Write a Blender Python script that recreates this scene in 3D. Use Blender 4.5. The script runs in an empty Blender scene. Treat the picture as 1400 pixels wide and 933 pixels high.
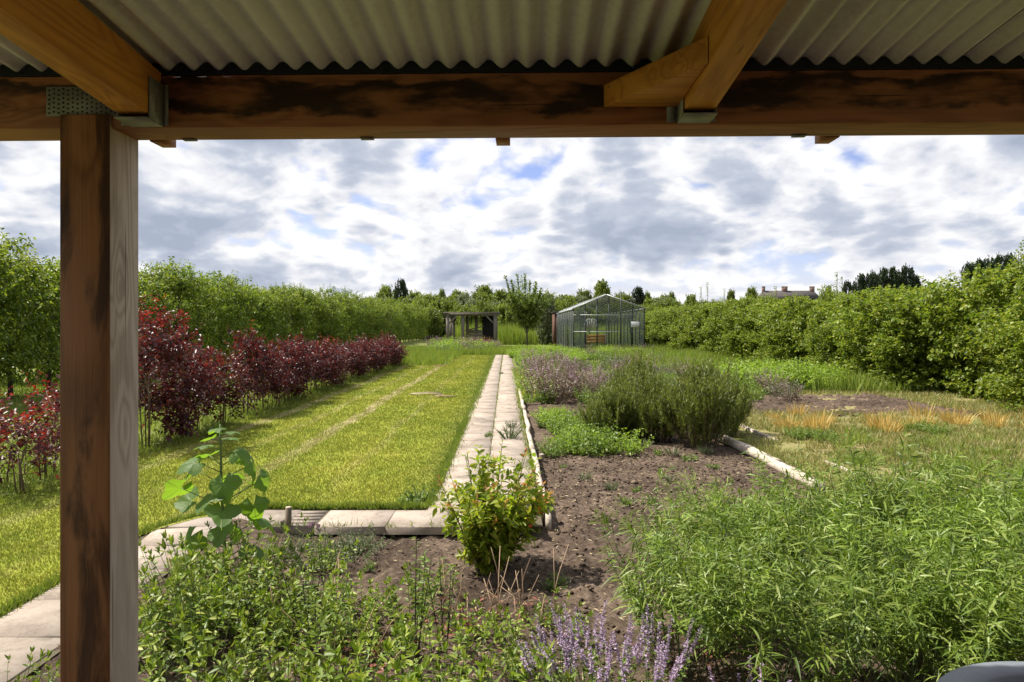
import bpy, math, random
import numpy as np
from math import radians as R, sin, cos, pi
from mathutils import Vector

S = bpy.context.scene
COL = S.collection
# ------------------------------------------------------------------ camera
H = 1.63          # eye height above the path
F = 933.0         # focal length in photo pixels (1400 wide)
HY = 448.0        # horizon row
cam_d = bpy.data.cameras.new('camera'); cam = bpy.data.objects.new('camera', cam_d); COL.objects.link(cam)
cam.location = (0, 0, H); cam.rotation_euler = (R(90), 0, 0)
cam_d.sensor_width = 36; cam_d.lens = 36 * F / 1400
cam_d.shift_y = (HY - 466.5) / 1400
cam_d.clip_start = .05; cam_d.clip_end = 6000
S.camera = cam
S.view_settings.view_transform = 'Standard'; S.view_settings.look = 'None'
S.view_settings.exposure = 0.86; S.view_settings.gamma = 1
S.cycles.max_bounces = 7; S.cycles.diffuse_bounces = 4; S.cycles.glossy_bounces = 3
S.cycles.transmission_bounces = 4; S.cycles.transparent_max_bounces = 10
S.cycles.use_denoising = True; S.cycles.sample_clamp_indirect = 6; S.cycles.caustics_reflective = False; S.cycles.caustics_refractive = False
# ------------------------------------------------------------------ sun + sky
SUN_EL, SUN_DX, SUN_DY = 56, -0.93, 0.36           # to the sun: left and ahead
sl = bpy.data.lights.new('sun', 'SUN'); sl.energy = 4.8; sl.angle = R(0.6); sl.color = (1, .935, .82)
so = bpy.data.objects.new('sun', sl); COL.objects.link(so)
sd = Vector((SUN_DX * cos(R(SUN_EL)), SUN_DY * cos(R(SUN_EL)), sin(R(SUN_EL)))).normalized()
so.rotation_euler = sd.to_track_quat('Z', 'Y').to_euler(); so.location = (-8, 6, 14)
W = bpy.data.worlds.new('World'); S.world = W; W.use_nodes = True
try: W.cycles.sampling_method = 'MANUAL'; W.cycles.sample_map_resolution = 256
except Exception: pass
wn, wl = W.node_tree.nodes, W.node_tree.links; wn.clear()

class NT:
    """small node-graph helper"""
    def __init__(s, tree): s.t = tree
    def n(s, typ, **kw):
        nd = s.t.nodes.new(typ)
        for k, v in kw.items(): setattr(nd, k, v)
        return nd
    def put(s, sock, v):
        if hasattr(v, 'is_output') or isinstance(v, bpy.types.NodeSocket): s.t.links.new(v, sock)
        else:
            if isinstance(v, (tuple, list)) and len(v) == 3 and sock.type == 'RGBA': v = (*v, 1)
            sock.default_value = v
    def m(s, op, a, b=0.0, c=0.0, clamp=False):
        nd = s.n('ShaderNodeMath', operation=op, use_clamp=clamp)
        s.put(nd.inputs[0], a); s.put(nd.inputs[1], b)
        if len(nd.inputs) > 2: s.put(nd.inputs[2], c)
        return nd.outputs[0]
    def vm(s, op, a, b=(0, 0, 0)):
        nd = s.n('ShaderNodeVectorMath', operation=op); s.put(nd.inputs[0], a)
        if op == 'SCALE': s.put(nd.inputs[3], b)
        else: s.put(nd.inputs[1], b)
        return nd.outputs[0]
    def noise(s, v, sc, det=4, rough=.5, dist=0.0):
        nd = s.n('ShaderNodeTexNoise'); s.put(nd.inputs['Vector'], v)
        nd.inputs['Scale'].default_value = sc; nd.inputs['Detail'].default_value = det
        nd.inputs['Roughness'].default_value = rough; nd.inputs['Distortion'].default_value = dist
        return nd.outputs[0]
    def ss(s, v, lo, hi, a=0.0, b=1.0):
        nd = s.n('ShaderNodeMapRange', interpolation_type='SMOOTHSTEP'); s.put(nd.inputs[0], v)
        for i, q in zip((1, 2, 3, 4), (lo, hi, a, b)): s.put(nd.inputs[i], q)
        return nd.outputs[0]
    def mix(s, f, a, b, bt='MIX'):
        nd = s.n('ShaderNodeMix', data_type='RGBA', blend_type=bt)
        s.put(nd.inputs[0], f); s.put(nd.inputs[6], a); s.put(nd.inputs[7], b)
        return nd.outputs[2]
    def ramp(s, f, stops):
        nd = s.n('ShaderNodeValToRGB'); s.put(nd.inputs[0], f); e = nd.color_ramp.elements
        while len(e) < len(stops): e.new(.5)
        for q, (p, c) in zip(e, stops): q.position = p; q.color = (*c, 1)
        return nd.outputs[0]
    def sep(s, v):
        nd = s.n('ShaderNodeSeparateXYZ'); s.put(nd.inputs[0], v); return nd.outputs
    def comb(s, x, y, z):
        nd = s.n('ShaderNodeCombineXYZ')
        for i, q in enumerate((x, y, z)): s.put(nd.inputs[i], q)
        return nd.outputs[0]
    def scale(s, v, k):
        nd = s.n('ShaderNodeMapping'); s.put(nd.inputs[0], v); nd.inputs['Scale'].default_value = k; return nd.outputs[0]

w = NT(W.node_tree)
sky = w.n('ShaderNodeTexSky', sky_type='NISHITA', sun_disc=False, sun_elevation=R(SUN_EL),
          sun_rotation=math.atan2(SUN_DX, SUN_DY), air_density=1.0, dust_density=0.6, ozone_density=3.0)
dirv = w.n('ShaderNodeTexCoord').outputs['Generated']
dx, dy, dz = w.sep(dirv)
dzp = w.m('MAXIMUM', dz, 0.0)
# broken cumulus: the direction is laid on a curved cloud deck, so that far clouds crowd at the horizon
def deck(dzv, off):
    k = w.m('DIVIDE', 1.0, w.m('ADD', dzv, .42))
    return w.comb(w.m('MULTIPLY', dx, k), w.m('MULTIPLY', dy, k), w.m('ADD', w.m('MULTIPLY', dzv, 1.5), off))
def dens(v):
    a = w.noise(v, 3.1, 7, .55, .25)
    b = w.noise(v, 1.1, 3, .5)
    wv = w.n('ShaderNodeVectorMath', operation='ADD'); nn = w.n('ShaderNodeTexNoise'); w.put(nn.inputs['Vector'], v); nn.inputs['Scale'].default_value = 6.0; nn.inputs['Detail'].default_value = 4
    w.put(wv.inputs[0], v); w.put(wv.inputs[1], w.vm('SCALE', nn.outputs[1], .16))
    def billow(sc):
        vo = w.n('ShaderNodeTexVoronoi', feature='F1'); w.put(vo.inputs['Vector'], wv.outputs[0]); vo.inputs['Scale'].default_value = sc
        return vo.outputs[0]
    q = w.m('ADD', w.m('MULTIPLY', billow(6.5), -.17), w.m('MULTIPLY', billow(15.0), -.085))
    return w.m('ADD', w.m('ADD', w.m('MULTIPLY', a, .66), w.m('MULTIPLY', b, .34)), w.m('ADD', q, .105))
p0 = deck(dzp, 3.7)
p1 = deck(w.m('ADD', dzp, .020), 3.7)
d0 = dens(p0); d1 = dens(p1)
cover = w.ss(d0, .345, .45)
lit = w.m('SUBTRACT', d0, d1)                       # less cloud above: a bright top; more above: a grey base
thick = w.ss(d0, .44, .585)
fine = w.noise(p0, 9.0, 4, .6, .2)
shade = w.m('ADD', w.m('MULTIPLY', thick, .86), w.m('MULTIPLY', lit, -3.4))
shade = w.m('ADD', shade, w.m('MULTIPLY', w.m('SUBTRACT', fine, .5), .55), clamp=True)
cloudc = w.ramp(shade, [(0.0, (1.06, 1.06, 1.06)), (.20, (.90, .91, .95)), (.52, (.60, .65, .76)), (1.0, (.42, .48, .60))])
bg1 = w.n('ShaderNodeBackground'); w.put(bg1.inputs[0], w.vm('MULTIPLY', sky.outputs[0], (1.0, .86, 1.0))); bg1.inputs[1].default_value = .095
bg2 = w.n('ShaderNodeBackground'); w.put(bg2.inputs[0], cloudc); bg2.inputs[1].default_value = .545
hz = w.ss(dzp, 0.0, .10, .5, 0.0)                   # thin milky air low down
cov2 = w.m('MAXIMUM', cover, w.m('MULTIPLY', hz, 1.0), clamp=True)
mx = w.n('ShaderNodeMixShader'); w.put(mx.inputs[0], cov2)
W.node_tree.links.new(bg1.outputs[0], mx.inputs[1]); W.node_tree.links.new(bg2.outputs[0], mx.inputs[2])
wo = w.n('ShaderNodeOutputWorld'); W.node_tree.links.new(mx.outputs[0], wo.inputs[0])

# ------------------------------------------------------------------ materials
def base_mat(name):
    m = bpy.data.materials.new(name); m.use_nodes = True
    t = NT(m.node_tree); bs = m.node_tree.nodes['Principled BSDF']
    return m, t, bs
def bump(t, bs, h, st, dist):
    b = t.n('ShaderNodeBump'); b.inputs['Strength'].default_value = st; b.inputs['Distance'].default_value = dist
    t.put(b.inputs['Height'], h); t.put(bs.inputs['Normal'], b.outputs[0])
def leafmat(name, cols, trans=.35, rough=.45, tcol=(1.25, 1.3, .6), objvar=.25, spec=.35):
    m, t, bs = base_mat(name)
    rnd = t.n('ShaderNodeNewGeometry').outputs['Random Per Island']
    n = len(cols)
    c = t.ramp(rnd, [(i / max(1, n - 1), q) for i, q in enumerate(cols)])
    orr = t.n('ShaderNodeObjectInfo').outputs['Random']
    pos = t.n('ShaderNodeTexCoord').outputs['Object']
    nv = t.noise(pos, 2.2, 2)
    f = t.m('ADD', t.m('MULTIPLY', orr, objvar), t.m('MULTIPLY', nv, .5))
    c = t.vm('SCALE', c, t.m('ADD', f, .75 - objvar / 2))
    t.put(bs.inputs['Base Color'], c); bs.inputs['Roughness'].default_value = rough
    bs.inputs['Specular IOR Level'].default_value = spec
    if trans > 0:
        tr = t.n('ShaderNodeBsdfTranslucent'); t.put(tr.inputs[0], t.vm('MULTIPLY', c, tcol))
        mxs = t.n('ShaderNodeMixShader'); mxs.inputs[0].default_value = trans
        L = m.node_tree.links; L.new(bs.outputs[0], mxs.inputs[1]); L.new(tr.outputs[0], mxs.inputs[2])
        L.new(mxs.outputs[0], m.node_tree.nodes['Material Output'].inputs[0])
    return m
def plain(name, col, rough=.6, var=.25, sc=6, metal=0.0, bmp=0.0, bsc=40, objvar=0.0):
    m, t, bs = base_mat(name)
    pos = t.n('ShaderNodeTexCoord').outputs['Object']
    nv = t.noise(pos, sc, 5, .6)
    k = t.m('ADD', t.m('MULTIPLY', nv, 2 * var), 1 - var)
    if objvar: k = t.m('ADD', k, t.m('MULTIPLY', t.m('SUBTRACT', t.n('ShaderNodeObjectInfo').outputs['Random'], .5), objvar))
    t.put(bs.inputs['Base Color'], t.vm('SCALE', t.n('ShaderNodeRGB').outputs[0], k))
    t.t.nodes[-1]
    for nd in t.t.nodes:
        if nd.type == 'RGB': nd.outputs[0].default_value = (*col, 1)
    bs.inputs['Roughness'].default_value = rough; bs.inputs['Metallic'].default_value = metal
    if bmp: bump(t, bs, t.noise(pos, bsc, 5, .6), bmp, .01)
    return m
def woodmat(name, axis, light, dark, stain, rough=.55, stain_amt=.6, rings=16, stain_hi=None, streak=1.0, knots=True, seed=0):
    m, t, bs = base_mat(name)
    pos = t.n('ShaderNodeTexCoord').outputs['Object']
    pos = t.vm('ADD', pos, (seed * 1.37, seed * 2.11, seed * .73))
    k = [5.5, 5.5, 5.5]; k[axis] = .75
    lowv = t.noise(t.scale(pos, k), 1.0, 2, .45, .5)
    kv = [5.0, 5.0, 5.0]; kv[axis] = 2.1
    vo = t.n('ShaderNodeTexVoronoi'); t.put(vo.inputs['Vector'], t.scale(t.vm('ADD', pos, (.31, .17, .43)), kv)); vo.inputs['Scale'].default_value = 1.0
    kd = vo.outputs[0]
    if knots: lowv = t.m('ADD', lowv, t.m('MULTIPLY', t.ss(t.m('ADD', kd, t.m('MULTIPLY', t.noise(t.scale(pos, k), 4.0, 3, .6), .25)), .05, .50, 1.0, 0.0), .32))
    ring = t.m('MULTIPLY', t.m('ADD', t.m('SINE', t.m('MULTIPLY', lowv, rings * 9)), 1.0), .5)
    ring = t.m('POWER', ring, 1.6)
    k2 = [170, 170, 170]; k2[axis] = 3.0
    fib = t.noise(t.scale(pos, k2), 1.0, 3, .6)
    c = t.mix(t.m('ADD', t.m('MULTIPLY', ring, .75), t.m('MULTIPLY', t.m('SUBTRACT', fib, .5), 1.5 * streak), clamp=True), light, dark)
    k3 = [7.5, 7.5, 7.5]; k3[axis] = 1.5
    st = t.ss(t.noise(t.scale(pos, k3), 1.0, 5, .62, .6), .46, .60)
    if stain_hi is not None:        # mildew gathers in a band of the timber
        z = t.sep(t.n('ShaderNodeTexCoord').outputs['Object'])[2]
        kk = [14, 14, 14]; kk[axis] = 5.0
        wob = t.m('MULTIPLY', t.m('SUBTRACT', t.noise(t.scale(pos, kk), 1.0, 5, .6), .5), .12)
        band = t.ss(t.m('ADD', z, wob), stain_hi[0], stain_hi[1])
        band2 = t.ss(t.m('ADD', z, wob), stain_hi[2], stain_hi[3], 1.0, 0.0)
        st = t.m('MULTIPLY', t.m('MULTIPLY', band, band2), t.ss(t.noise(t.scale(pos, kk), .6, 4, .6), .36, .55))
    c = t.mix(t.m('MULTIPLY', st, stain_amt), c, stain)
    if knots:
        kn = t.ss(kd, .035, .10, 1.0, 0.0)
        c = t.mix(t.m('MULTIPLY', kn, .8), c, dark)
    kc = [60, 60, 60]; kc[axis] = 1.1                       # drying cracks along the grain
    cr = t.ss(t.noise(t.scale(pos, kc), 1.0, 1, .4), .735, .76)
    c = t.mix(t.m('MULTIPLY', cr, .85), c, stain)
    t.put(bs.inputs['Base Color'], c); bs.inputs['Roughness'].default_value = rough
    bs.inputs['Specular IOR Level'].default_value = .3
    bump(t, bs, t.m('ADD', t.m('ADD', fib, t.m('MULTIPLY', ring, -.5)), t.m('MULTIPLY', cr, -2.0)), .4, .002)
    return m

M = {}
M['wood_post'] = woodmat('wood_post', 2, (.36, .16, .06), (.19, .075, .028), (.025, .011, .006), stain_amt=.8, rings=4, seed=1)
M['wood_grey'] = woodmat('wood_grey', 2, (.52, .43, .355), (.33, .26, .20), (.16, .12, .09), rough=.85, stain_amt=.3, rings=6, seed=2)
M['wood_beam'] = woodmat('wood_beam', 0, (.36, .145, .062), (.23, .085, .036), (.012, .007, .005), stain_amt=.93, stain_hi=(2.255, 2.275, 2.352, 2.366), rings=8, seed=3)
M['wood_raft'] = woodmat('wood_raft', 1, (.62, .28, .055), (.44, .17, .03), (.24, .09, .025), stain_amt=.3, rings=8, seed=4)
M['wood_brace'] = woodmat('wood_brace', 0, (.62, .28, .055), (.44, .17, .03), (.24, .09, .025), stain_amt=.3, rings=8, seed=5)
M['wood_pale'] = woodmat('wood_pale', 1, (.58, .50, .42), (.38, .31, .25), (.25, .2, .15), rough=.9, stain_amt=.35, rings=14, seed=6)
M['wood_stub'] = woodmat('wood_stub', 2, (.22, .17, .12), (.09, .065, .045), (.05, .04, .03), rough=.9, stain_amt=.4, seed=7)
M['wood_old'] = woodmat('wood_old', 2, (.24, .215, .18), (.11, .095, .08), (.07, .06, .05), rough=.9, stain_amt=.4, seed=8)
M['bark'] = plain('bark', (.075, .055, .04), .9, .45, 14, bmp=.5, bsc=30)
M['bark_far'] = plain('bark_far', (.09, .075, .055), .9, .3, 3)
M['steel'] = plain('galvanised_steel', (.24, .235, .21), .55, .35, 30, metal=.35)
M['steel_dark'] = plain('dark_steel', (.035, .04, .04), .5, .2, 10, metal=.5)
M['foam'] = plain('foam_closure', (.008, .011, .016), .9, .2, 20)
M['glazing_bar'] = plain('glazing_bar', (.035, .045, .042), .5, .2, 5, metal=.3)
M['alu'] = plain('aluminium_bar', (.32, .34, .34), .45, .2, 5, metal=.5)
M['grey_plastic'] = plain('grey_plastic', (.16, .18, .21), .42, .12, 25, bmp=.15, bsc=160)
M['orange_plastic'] = plain('orange_plastic', (.62, .12, .04), .45, .15, 8)
M['white_paint'] = plain('white_paint', (.75, .75, .74), .5, .06, 4)
M['orange_wood'] = plain('orange_wood', (.50, .24, .05), .7, .15, 4)
M['rust_wood'] = plain('rust_wood', (.10, .045, .028), .85, .3, 3)
M['stem_green'] = plain('stem_green', (.10, .15, .045), .6, .3, 12)
M['stem_brown'] = plain('stem_brown', (.13, .085, .05), .8, .3, 12)
M['stem_dark'] = plain('stem_dark', (.05, .04, .03), .8, .3, 12)
M['stem_dry'] = plain('stem_dry', (.34, .23, .15), .9, .35, 9)
M['roof_tile'] = plain('roof_tile', (.06, .05, .05), .85, .3, .6)
M['brick'] = plain('brick_wall', (.16, .10, .08), .9, .2, .8)
M['black'] = plain('black_board', (.02, .018, .018), .8, .3, 3)

def ground_mat():
    m, t, bs = base_mat('field_grass')
    p = t.n('ShaderNodeNewGeometry').outputs['Position']
    a = t.noise(p, .33, 5, .6, .4); b = t.noise(p, 2.3, 6, .65); c3 = t.noise(p, 17, 4, .7)
    green = t.mix(t.ss(c3, .35, .65), (.07, .10, .022), (.17, .19, .045))
    straw = t.mix(t.ss(c3, .35, .65), (.19, .145, .075), (.40, .33, .17))
    brown = (.145, .095, .065)
    px, py, pz = t.sep(p)
    dry = t.m('MULTIPLY', t.ss(px, 3.0, 4.6), t.ss(py, 26, 17))          # worn plot to the right
    f = t.m('ADD', t.m('MULTIPLY', t.ss(t.m('ADD', t.m('MULTIPLY', a, .55), t.m('MULTIPLY', b, .5)), .42, .60), t.m('ADD', t.m('MULTIPLY', dry, .65), .13)), t.m('MULTIPLY', dry, .12), clamp=True)
    c = t.mix(f, green, straw)
    c = t.mix(t.m('MULTIPLY', dry, t.ss(c3, .55, .7)), c, brown)
    t.put(bs.inputs['Base Color'], c); bs.inputs['Roughness'].default_value = .95; bs.inputs['Specular IOR Level'].default_value = .1
    bump(t, bs, t.m('ADD', c3, b), .6, .03)
    return m
M['field'] = ground_mat()
def lawn_color(t, fine=True):
    p = t.n('ShaderNodeNewGeometry').outputs['Position']
    px, py, pz = t.sep(p)
    q = t.comb(px, t.m('MULTIPLY', py, .45), 0.0)
    a = t.noise(q, .9, 5, .62, .5); b = t.noise(q, 4.5, 5, .65); c3 = t.noise(p, 55, 3, .7)
    base = t.ramp(t.m('ADD', t.m('MULTIPLY', a, .62), t.m('MULTIPLY', b, .38)),
                  [(.34, (.15, .20, .024)), (.48, (.225, .255, .032)), (.62, (.285, .29, .042)), (.76, (.36, .33, .09))])
    xs = t.m('ADD', px, t.m('MULTIPLY', py, .0086))
    xs = t.m('ADD', xs, t.m('MULTIPLY', t.m('SUBTRACT', t.noise(p, .35, 3), .5), .5))
    def band(x0, wd): return t.ss(t.m('ABSOLUTE', t.m('SUBTRACT', xs, x0)), wd * .3, wd, 1.0, 0.0)
    tr = t.m('MAXIMUM', band(-2.72, .17), t.m('MULTIPLY', band(-4.15, .16), .9))
    tr = t.m('MAXIMUM', tr, t.m('MULTIPLY', band(-1.75, .10), .35))
    tr = t.m('MAXIMUM', tr, t.m('MULTIPLY', band(-3.4, .12), .4))
    tr = t.m('MULTIPLY', tr, t.ss(b, .34, .54))
    tr = t.m('MULTIPLY', tr, t.m('ADD', t.m('MULTIPLY', t.ss(py, 6, 13), .7), .3))
    clip = t.ss(t.m('ADD', t.m('MULTIPLY', b, .5), t.m('MULTIPLY', a, .5)), .60, .70)
    c = t.mix(t.m('MAXIMUM', t.m('MULTIPLY', tr, .8), t.m('MULTIPLY', clip, .4)), base, (.42, .36, .20))
    # edges by the hedge are greener
    c = t.mix(t.m('MULTIPLY', t.ss(xs, -4.5, -4.0, 1.0, 0.0), .5), c, (.11, .15, .025))
    c = t.mix(t.m('MULTIPLY', t.ss(xs, -1.15, -.8), .4), c, (.14, .18, .04))
    return p, c, c3
def lawn_mat():
    m, t, bs = base_mat('lawn_grass')
    p, c, c3 = lawn_color(t)
    c = t.vm('SCALE', c, t.m('ADD', t.m('MULTIPLY', c3, .9), .5))
    t.put(bs.inputs['Base Color'], c); bs.inputs['Roughness'].default_value = .95; bs.inputs['Specular IOR Level'].default_value = .1
    bump(t, bs, c3, .8, .02)
    return m
def blade_mat():
    m, t, bs = base_mat('lawn_blade')
    p, c, c3 = lawn_color(t)
    r = t.n('ShaderNodeNewGeometry').outputs['Random Per Island']
    c = t.mix(t.ss(r, .84, 1.0), c, (.38, .34, .14))
    c = t.vm('SCALE', c, t.m('ADD', t.m('MULTIPLY', t.m('FRACT', t.m('MULTIPLY', r, 7.3)), .5), .85))
    t.put(bs.inputs['Base Color'], c); bs.inputs['Roughness'].default_value = .6; bs.inputs['Specular IOR Level'].default_value = .2
    tr = t.n('ShaderNodeBsdfTranslucent'); t.put(tr.inputs[0], c)
    mxs = t.n('ShaderNodeMixShader'); mxs.inputs[0].default_value = .3
    L = m.node_tree.links; L.new(bs.outputs[0], mxs.inputs[1]); L.new(tr.outputs[0], mxs.inputs[2])
    L.new(mxs.outputs[0], m.node_tree.nodes['Material Output'].inputs[0])
    return m
M['lawn'] = lawn_mat(); M['blade'] = blade_mat()
def soil_mat():
    m, t, bs = base_mat('soil')
    p = t.n('ShaderNodeNewGeometry').outputs['Position']
    a = t.noise(p, 1.3, 5, .6); b = t.noise(p, 24, 6, .7); c3 = t.noise(p, 140, 3, .7)
    c = t.ramp(t.m('ADD', t.m('MULTIPLY', a, .45), t.m('MULTIPLY', b, .55)),
               [(.36, (.036, .026, .020)), (.5, (.092, .066, .049)), (.63, (.20, .148, .112))])
    c = t.mix(t.ss(c3, .62, .72), c, (.33, .25, .19))
    t.put(bs.inputs['Base Color'], c); bs.inputs['Roughness'].default_value = .97; bs.inputs['Specular IOR Level'].default_value = .1
    bump(t, bs, t.m('ADD', b, t.m('MULTIPLY', c3, .5)), .8, .02)
    return m
M['soil'] = soil_mat()
def slab_mat():
    m, t, bs = base_mat('concrete_slab')
    p = t.n('ShaderNodeNewGeometry').outputs['Position']
    orr = t.n('ShaderNodeObjectInfo').outputs['Random']
    a = t.noise(p, 2.6, 5, .65, .5); b = t.noise(p, 60, 4, .7); c3 = t.noise(p, 260, 2, .6)
    c = t.ramp(t.m('ADD', t.m('MULTIPLY', a, .7), t.m('MULTIPLY', b, .3)),
               [(.34, (.20, .16, .13)), (.5, (.325, .27, .225)), (.66, (.41, .35, .30))])
    c = t.mix(t.ss(c3, .62, .72), c, (.22, .18, .15))
    c = t.mix(t.m('MULTIPLY', t.ss(t.noise(p, 5.5, 6, .7), .52, .66), .5), c, (.12, .105, .07))
    c = t.vm('SCALE', c, t.m('ADD', t.m('MULTIPLY', orr, .28), .86))
    t.put(bs.inputs['Base Color'], c); bs.inputs['Roughness'].default_value = .9; bs.inputs['Specular IOR Level'].default_value = .2
    bump(t, bs, t.m('ADD', b, c3), .35, .004)
    return m
M['slab'] = slab_mat()
M['joint'] = plain('joint_sand', (.085, .07, .04), .95, .4, 6)
def sheet_mat():
    m, t, bs = base_mat('corrugated_sheet')
    p = t.n('ShaderNodeTexCoord').outputs['Object']
    a = t.noise(t.scale(p, (6, .8, 1)), 1, 5, .6); b = t.noise(p, 45, 4, .65)
    c = t.ramp(t.m('ADD', t.m('MULTIPLY', a, .6), t.m('MULTIPLY', b, .4)), [(.3, (.56, .54, .50)), (.5, (.73, .71, .66)), (.7, (.82, .80, .75))])
    t.put(bs.inputs['Base Color'], c); bs.inputs['Roughness'].default_value = .75
    bs.inputs['Specular IOR Level'].default_value = .3
    bump(t, bs, b, .15, .003)
    return m
M['sheet'] = sheet_mat()
def glass_mat(name, tint, opac, dcol):
    m, t, bs = base_mat(name)
    p = t.n('ShaderNodeTexCoord').outputs['Object']
    dirt = t.noise(p, 1.4, 5, .6)
    bs.inputs['Base Color'].default_value = (*dcol, 1); bs.inputs['Roughness'].default_value = .25
    tr = t.n('ShaderNodeBsdfTransparent'); tr.inputs[0].default_value = (*tint, 1)
    mxs = t.n('ShaderNodeMixShader'); t.put(mxs.inputs[0], t.m('ADD', t.m('MULTIPLY', dirt, opac), opac * .5))
    L = m.node_tree.links; L.new(tr.outputs[0], mxs.inputs[1]); L.new(bs.outputs[0], mxs.inputs[2])
    L.new(mxs.outputs[0], m.node_tree.nodes['Material Output'].inputs[0])
    return m
M['glass'] = glass_mat('greenhouse_glass', (.95, .97, .96), .14, (.22, .25, .24))
M['netting'] = glass_mat('shade_netting', (.82, .84, .85), .5, (.14, .16, .17))
M['roof_glass'] = glass_mat('roof_glass', (.93, .95, .94), .62, (.46, .48, .46))

M['pear_leaf'] = leafmat('pear_leaf', [(.06, .10, .014), (.115, .175, .022), (.175, .24, .034), (.28, .31, .055)], .44)
M['pear_tip'] = leafmat('young_pear_leaf', [(.20, .26, .04), (.28, .33, .055), (.36, .36, .09)], .42)
M['hedge_leaf'] = leafmat('maple_leaf', [(.075, .12, .015), (.14, .20, .025), (.20, .26, .035), (.30, .31, .055)], .42)
M['beech_leaf'] = leafmat('copper_beech_leaf', [(.040, .015, .020), (.065, .022, .026), (.090, .030, .032), (.13, .07, .055)], .34, rough=.38, tcol=(1.7, .5, .5), spec=.3)
M['beech_young'] = leafmat('young_red_leaf', [(.11, .022, .018), (.19, .035, .022), (.25, .08, .04)], .38, rough=.4, tcol=(1.6, .5, .5))
M['far_leaf'] = leafmat('far_tree_leaf', [(.08, .12, .02), (.14, .19, .03), (.20, .24, .045)], .42)
M['willow_leaf'] = leafmat('willow_leaf', [(.12, .15, .07), (.18, .22, .10), (.25, .28, .15)], .4, tcol=(1, 1, .8))
M['dark_leaf'] = leafmat('dark_tree_leaf', [(.016, .032, .012), (.028, .05, .018), (.045, .07, .025)], .2)
M['young_leaf'] = leafmat('young_tree_leaf', [(.09, .14, .025), (.14, .19, .035), (.19, .24, .05)], .35)
M['tarragon'] = leafmat('tarragon_leaf', [(.085, .145, .022), (.14, .215, .032), (.20, .28, .042), (.29, .35, .09)], .34, rough=.42, objvar=.5, spec=.35)
M['mint'] = leafmat('mint_leaf', [(.10, .16, .022), (.16, .24, .032), (.23, .31, .045), (.36, .40, .08)], .32, objvar=.45)
M['rosemary'] = leafmat('rosemary_leaf', [(.06, .08, .018), (.115, .145, .030), (.17, .20, .045), (.23, .25, .08)], .35, objvar=.2)
M['rosemary_brown'] = leafmat('rosemary_brown', [(.10, .065, .03), (.16, .09, .04), (.2, .12, .05)], .2)
M['flower_purple'] = leafmat('purple_floret', [(.30, .21, .33), (.42, .31, .44), (.54, .43, .56)], .3, tcol=(1, .9, 1.1))
M['flower_pink'] = leafmat('pink_floret', [(.26, .15, .22), (.38, .25, .32), (.48, .34, .40)], .3, tcol=(1, .9, 1))
M['flower_yellow'] = leafmat('yellow_floret', [(.6, .5, .04), (.7, .6, .06)], .3)
M['yshrub'] = leafmat('yellowgreen_leaf', [(.16, .24, .03), (.23, .33, .035), (.30, .39, .045), (.40, .45, .06), (.46, .44, .08)], .5)
M['yshrub_tip'] = leafmat('orange_leaf', [(.42, .17, .06), (.52, .28, .12), (.50, .36, .12)], .4, tcol=(1.2, 1, .6))
M['mallow'] = leafmat('mallow_leaf', [(.08, .15, .045), (.10, .18, .045), (.13, .22, .05)], .5, rough=.5, tcol=(2.3, 2.2, .5), objvar=0)
def veins(m):
    t = NT(m.node_tree); bs = m.node_tree.nodes['Principled BSDF']
    x, y, z = t.sep(t.n('ShaderNodeTexCoord').outputs['Object'])
    a = t.m('ARCTAN2', y, x); v = t.ss(t.m('COSINE', t.m('MULTIPLY', a, 3.9)), .975, .998)
    r_ = t.m('SQRT', t.m('ADD', t.m('MULTIPLY', x, x), t.m('MULTIPLY', y, y)))
    side = t.ss(t.m('SINE', t.m('ADD', t.m('MULTIPLY', r_, 520), t.m('MULTIPLY', t.m('ABSOLUTE', t.m('SINE', t.m('MULTIPLY', a, 1.95))), -9))), .8, 1.0)
    v = t.m('MAXIMUM', v, t.m('MULTIPLY', side, .35))
    old = bs.inputs['Base Color'].links[0].from_socket
    c = t.mix(t.m('MULTIPLY', v, .5), old, (.24, .34, .12)); t.put(bs.inputs['Base Color'], c)
    bump(t, bs, t.m('ADD', v, t.noise(t.n('ShaderNodeTexCoord').outputs['Object'], 60, 3)), .6, .004)
    tr = [n for n in m.node_tree.nodes if n.type == 'BSDF_TRANSLUCENT'][0]
    o2 = tr.inputs[0].links[0].from_socket; t.put(tr.inputs[0], t.mix(t.m('MULTIPLY', v, .55), o2, (.06, .10, .02)))
veins(M['mallow'])
M['herb'] = leafmat('herb_leaf', [(.10, .16, .03), (.15, .22, .04), (.20, .28, .05)], .38)
M['bright_herb'] = leafmat('bright_leaf', [(.16, .25, .035), (.22, .32, .045), (.29, .38, .06)], .42)
M['sage'] = leafmat('sage_leaf', [(.10, .13, .06), (.15, .18, .09), (.20, .20, .12)], .3, tcol=(1, 1, .8))
M['mauve'] = leafmat('mauve_leaf', [(.12, .12, .05), (.19, .14, .11), (.27, .21, .17)], .3, tcol=(1, .8, .8))
M['redbrown'] = leafmat('redbrown_leaf', [(.20, .07, .05), (.30, .13, .09), (.24, .17, .09)], .3, tcol=(1.2, .8, .6))
M['dry_grass'] = leafmat('dry_grass', [(.44, .29, .075), (.55, .40, .12), (.58, .48, .20)], .35, tcol=(1.1, 1, .8))
M['straw'] = leafmat('straw', [(.36, .29, .15), (.46, .38, .21), (.52, .44, .28)], .2, tcol=(1, 1, .9))
M['tall_grass'] = leafmat('tall_grass', [(.12, .18, .03), (.18, .25, .04), (.27, .30, .07)], .35)
M['rough_grass'] = leafmat('rough_grass', [(.13, .18, .03), (.20, .23, .05), (.34, .30, .12), (.46, .38, .20)], .3, tcol=(1.1, 1.1, .8), objvar=0)

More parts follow.
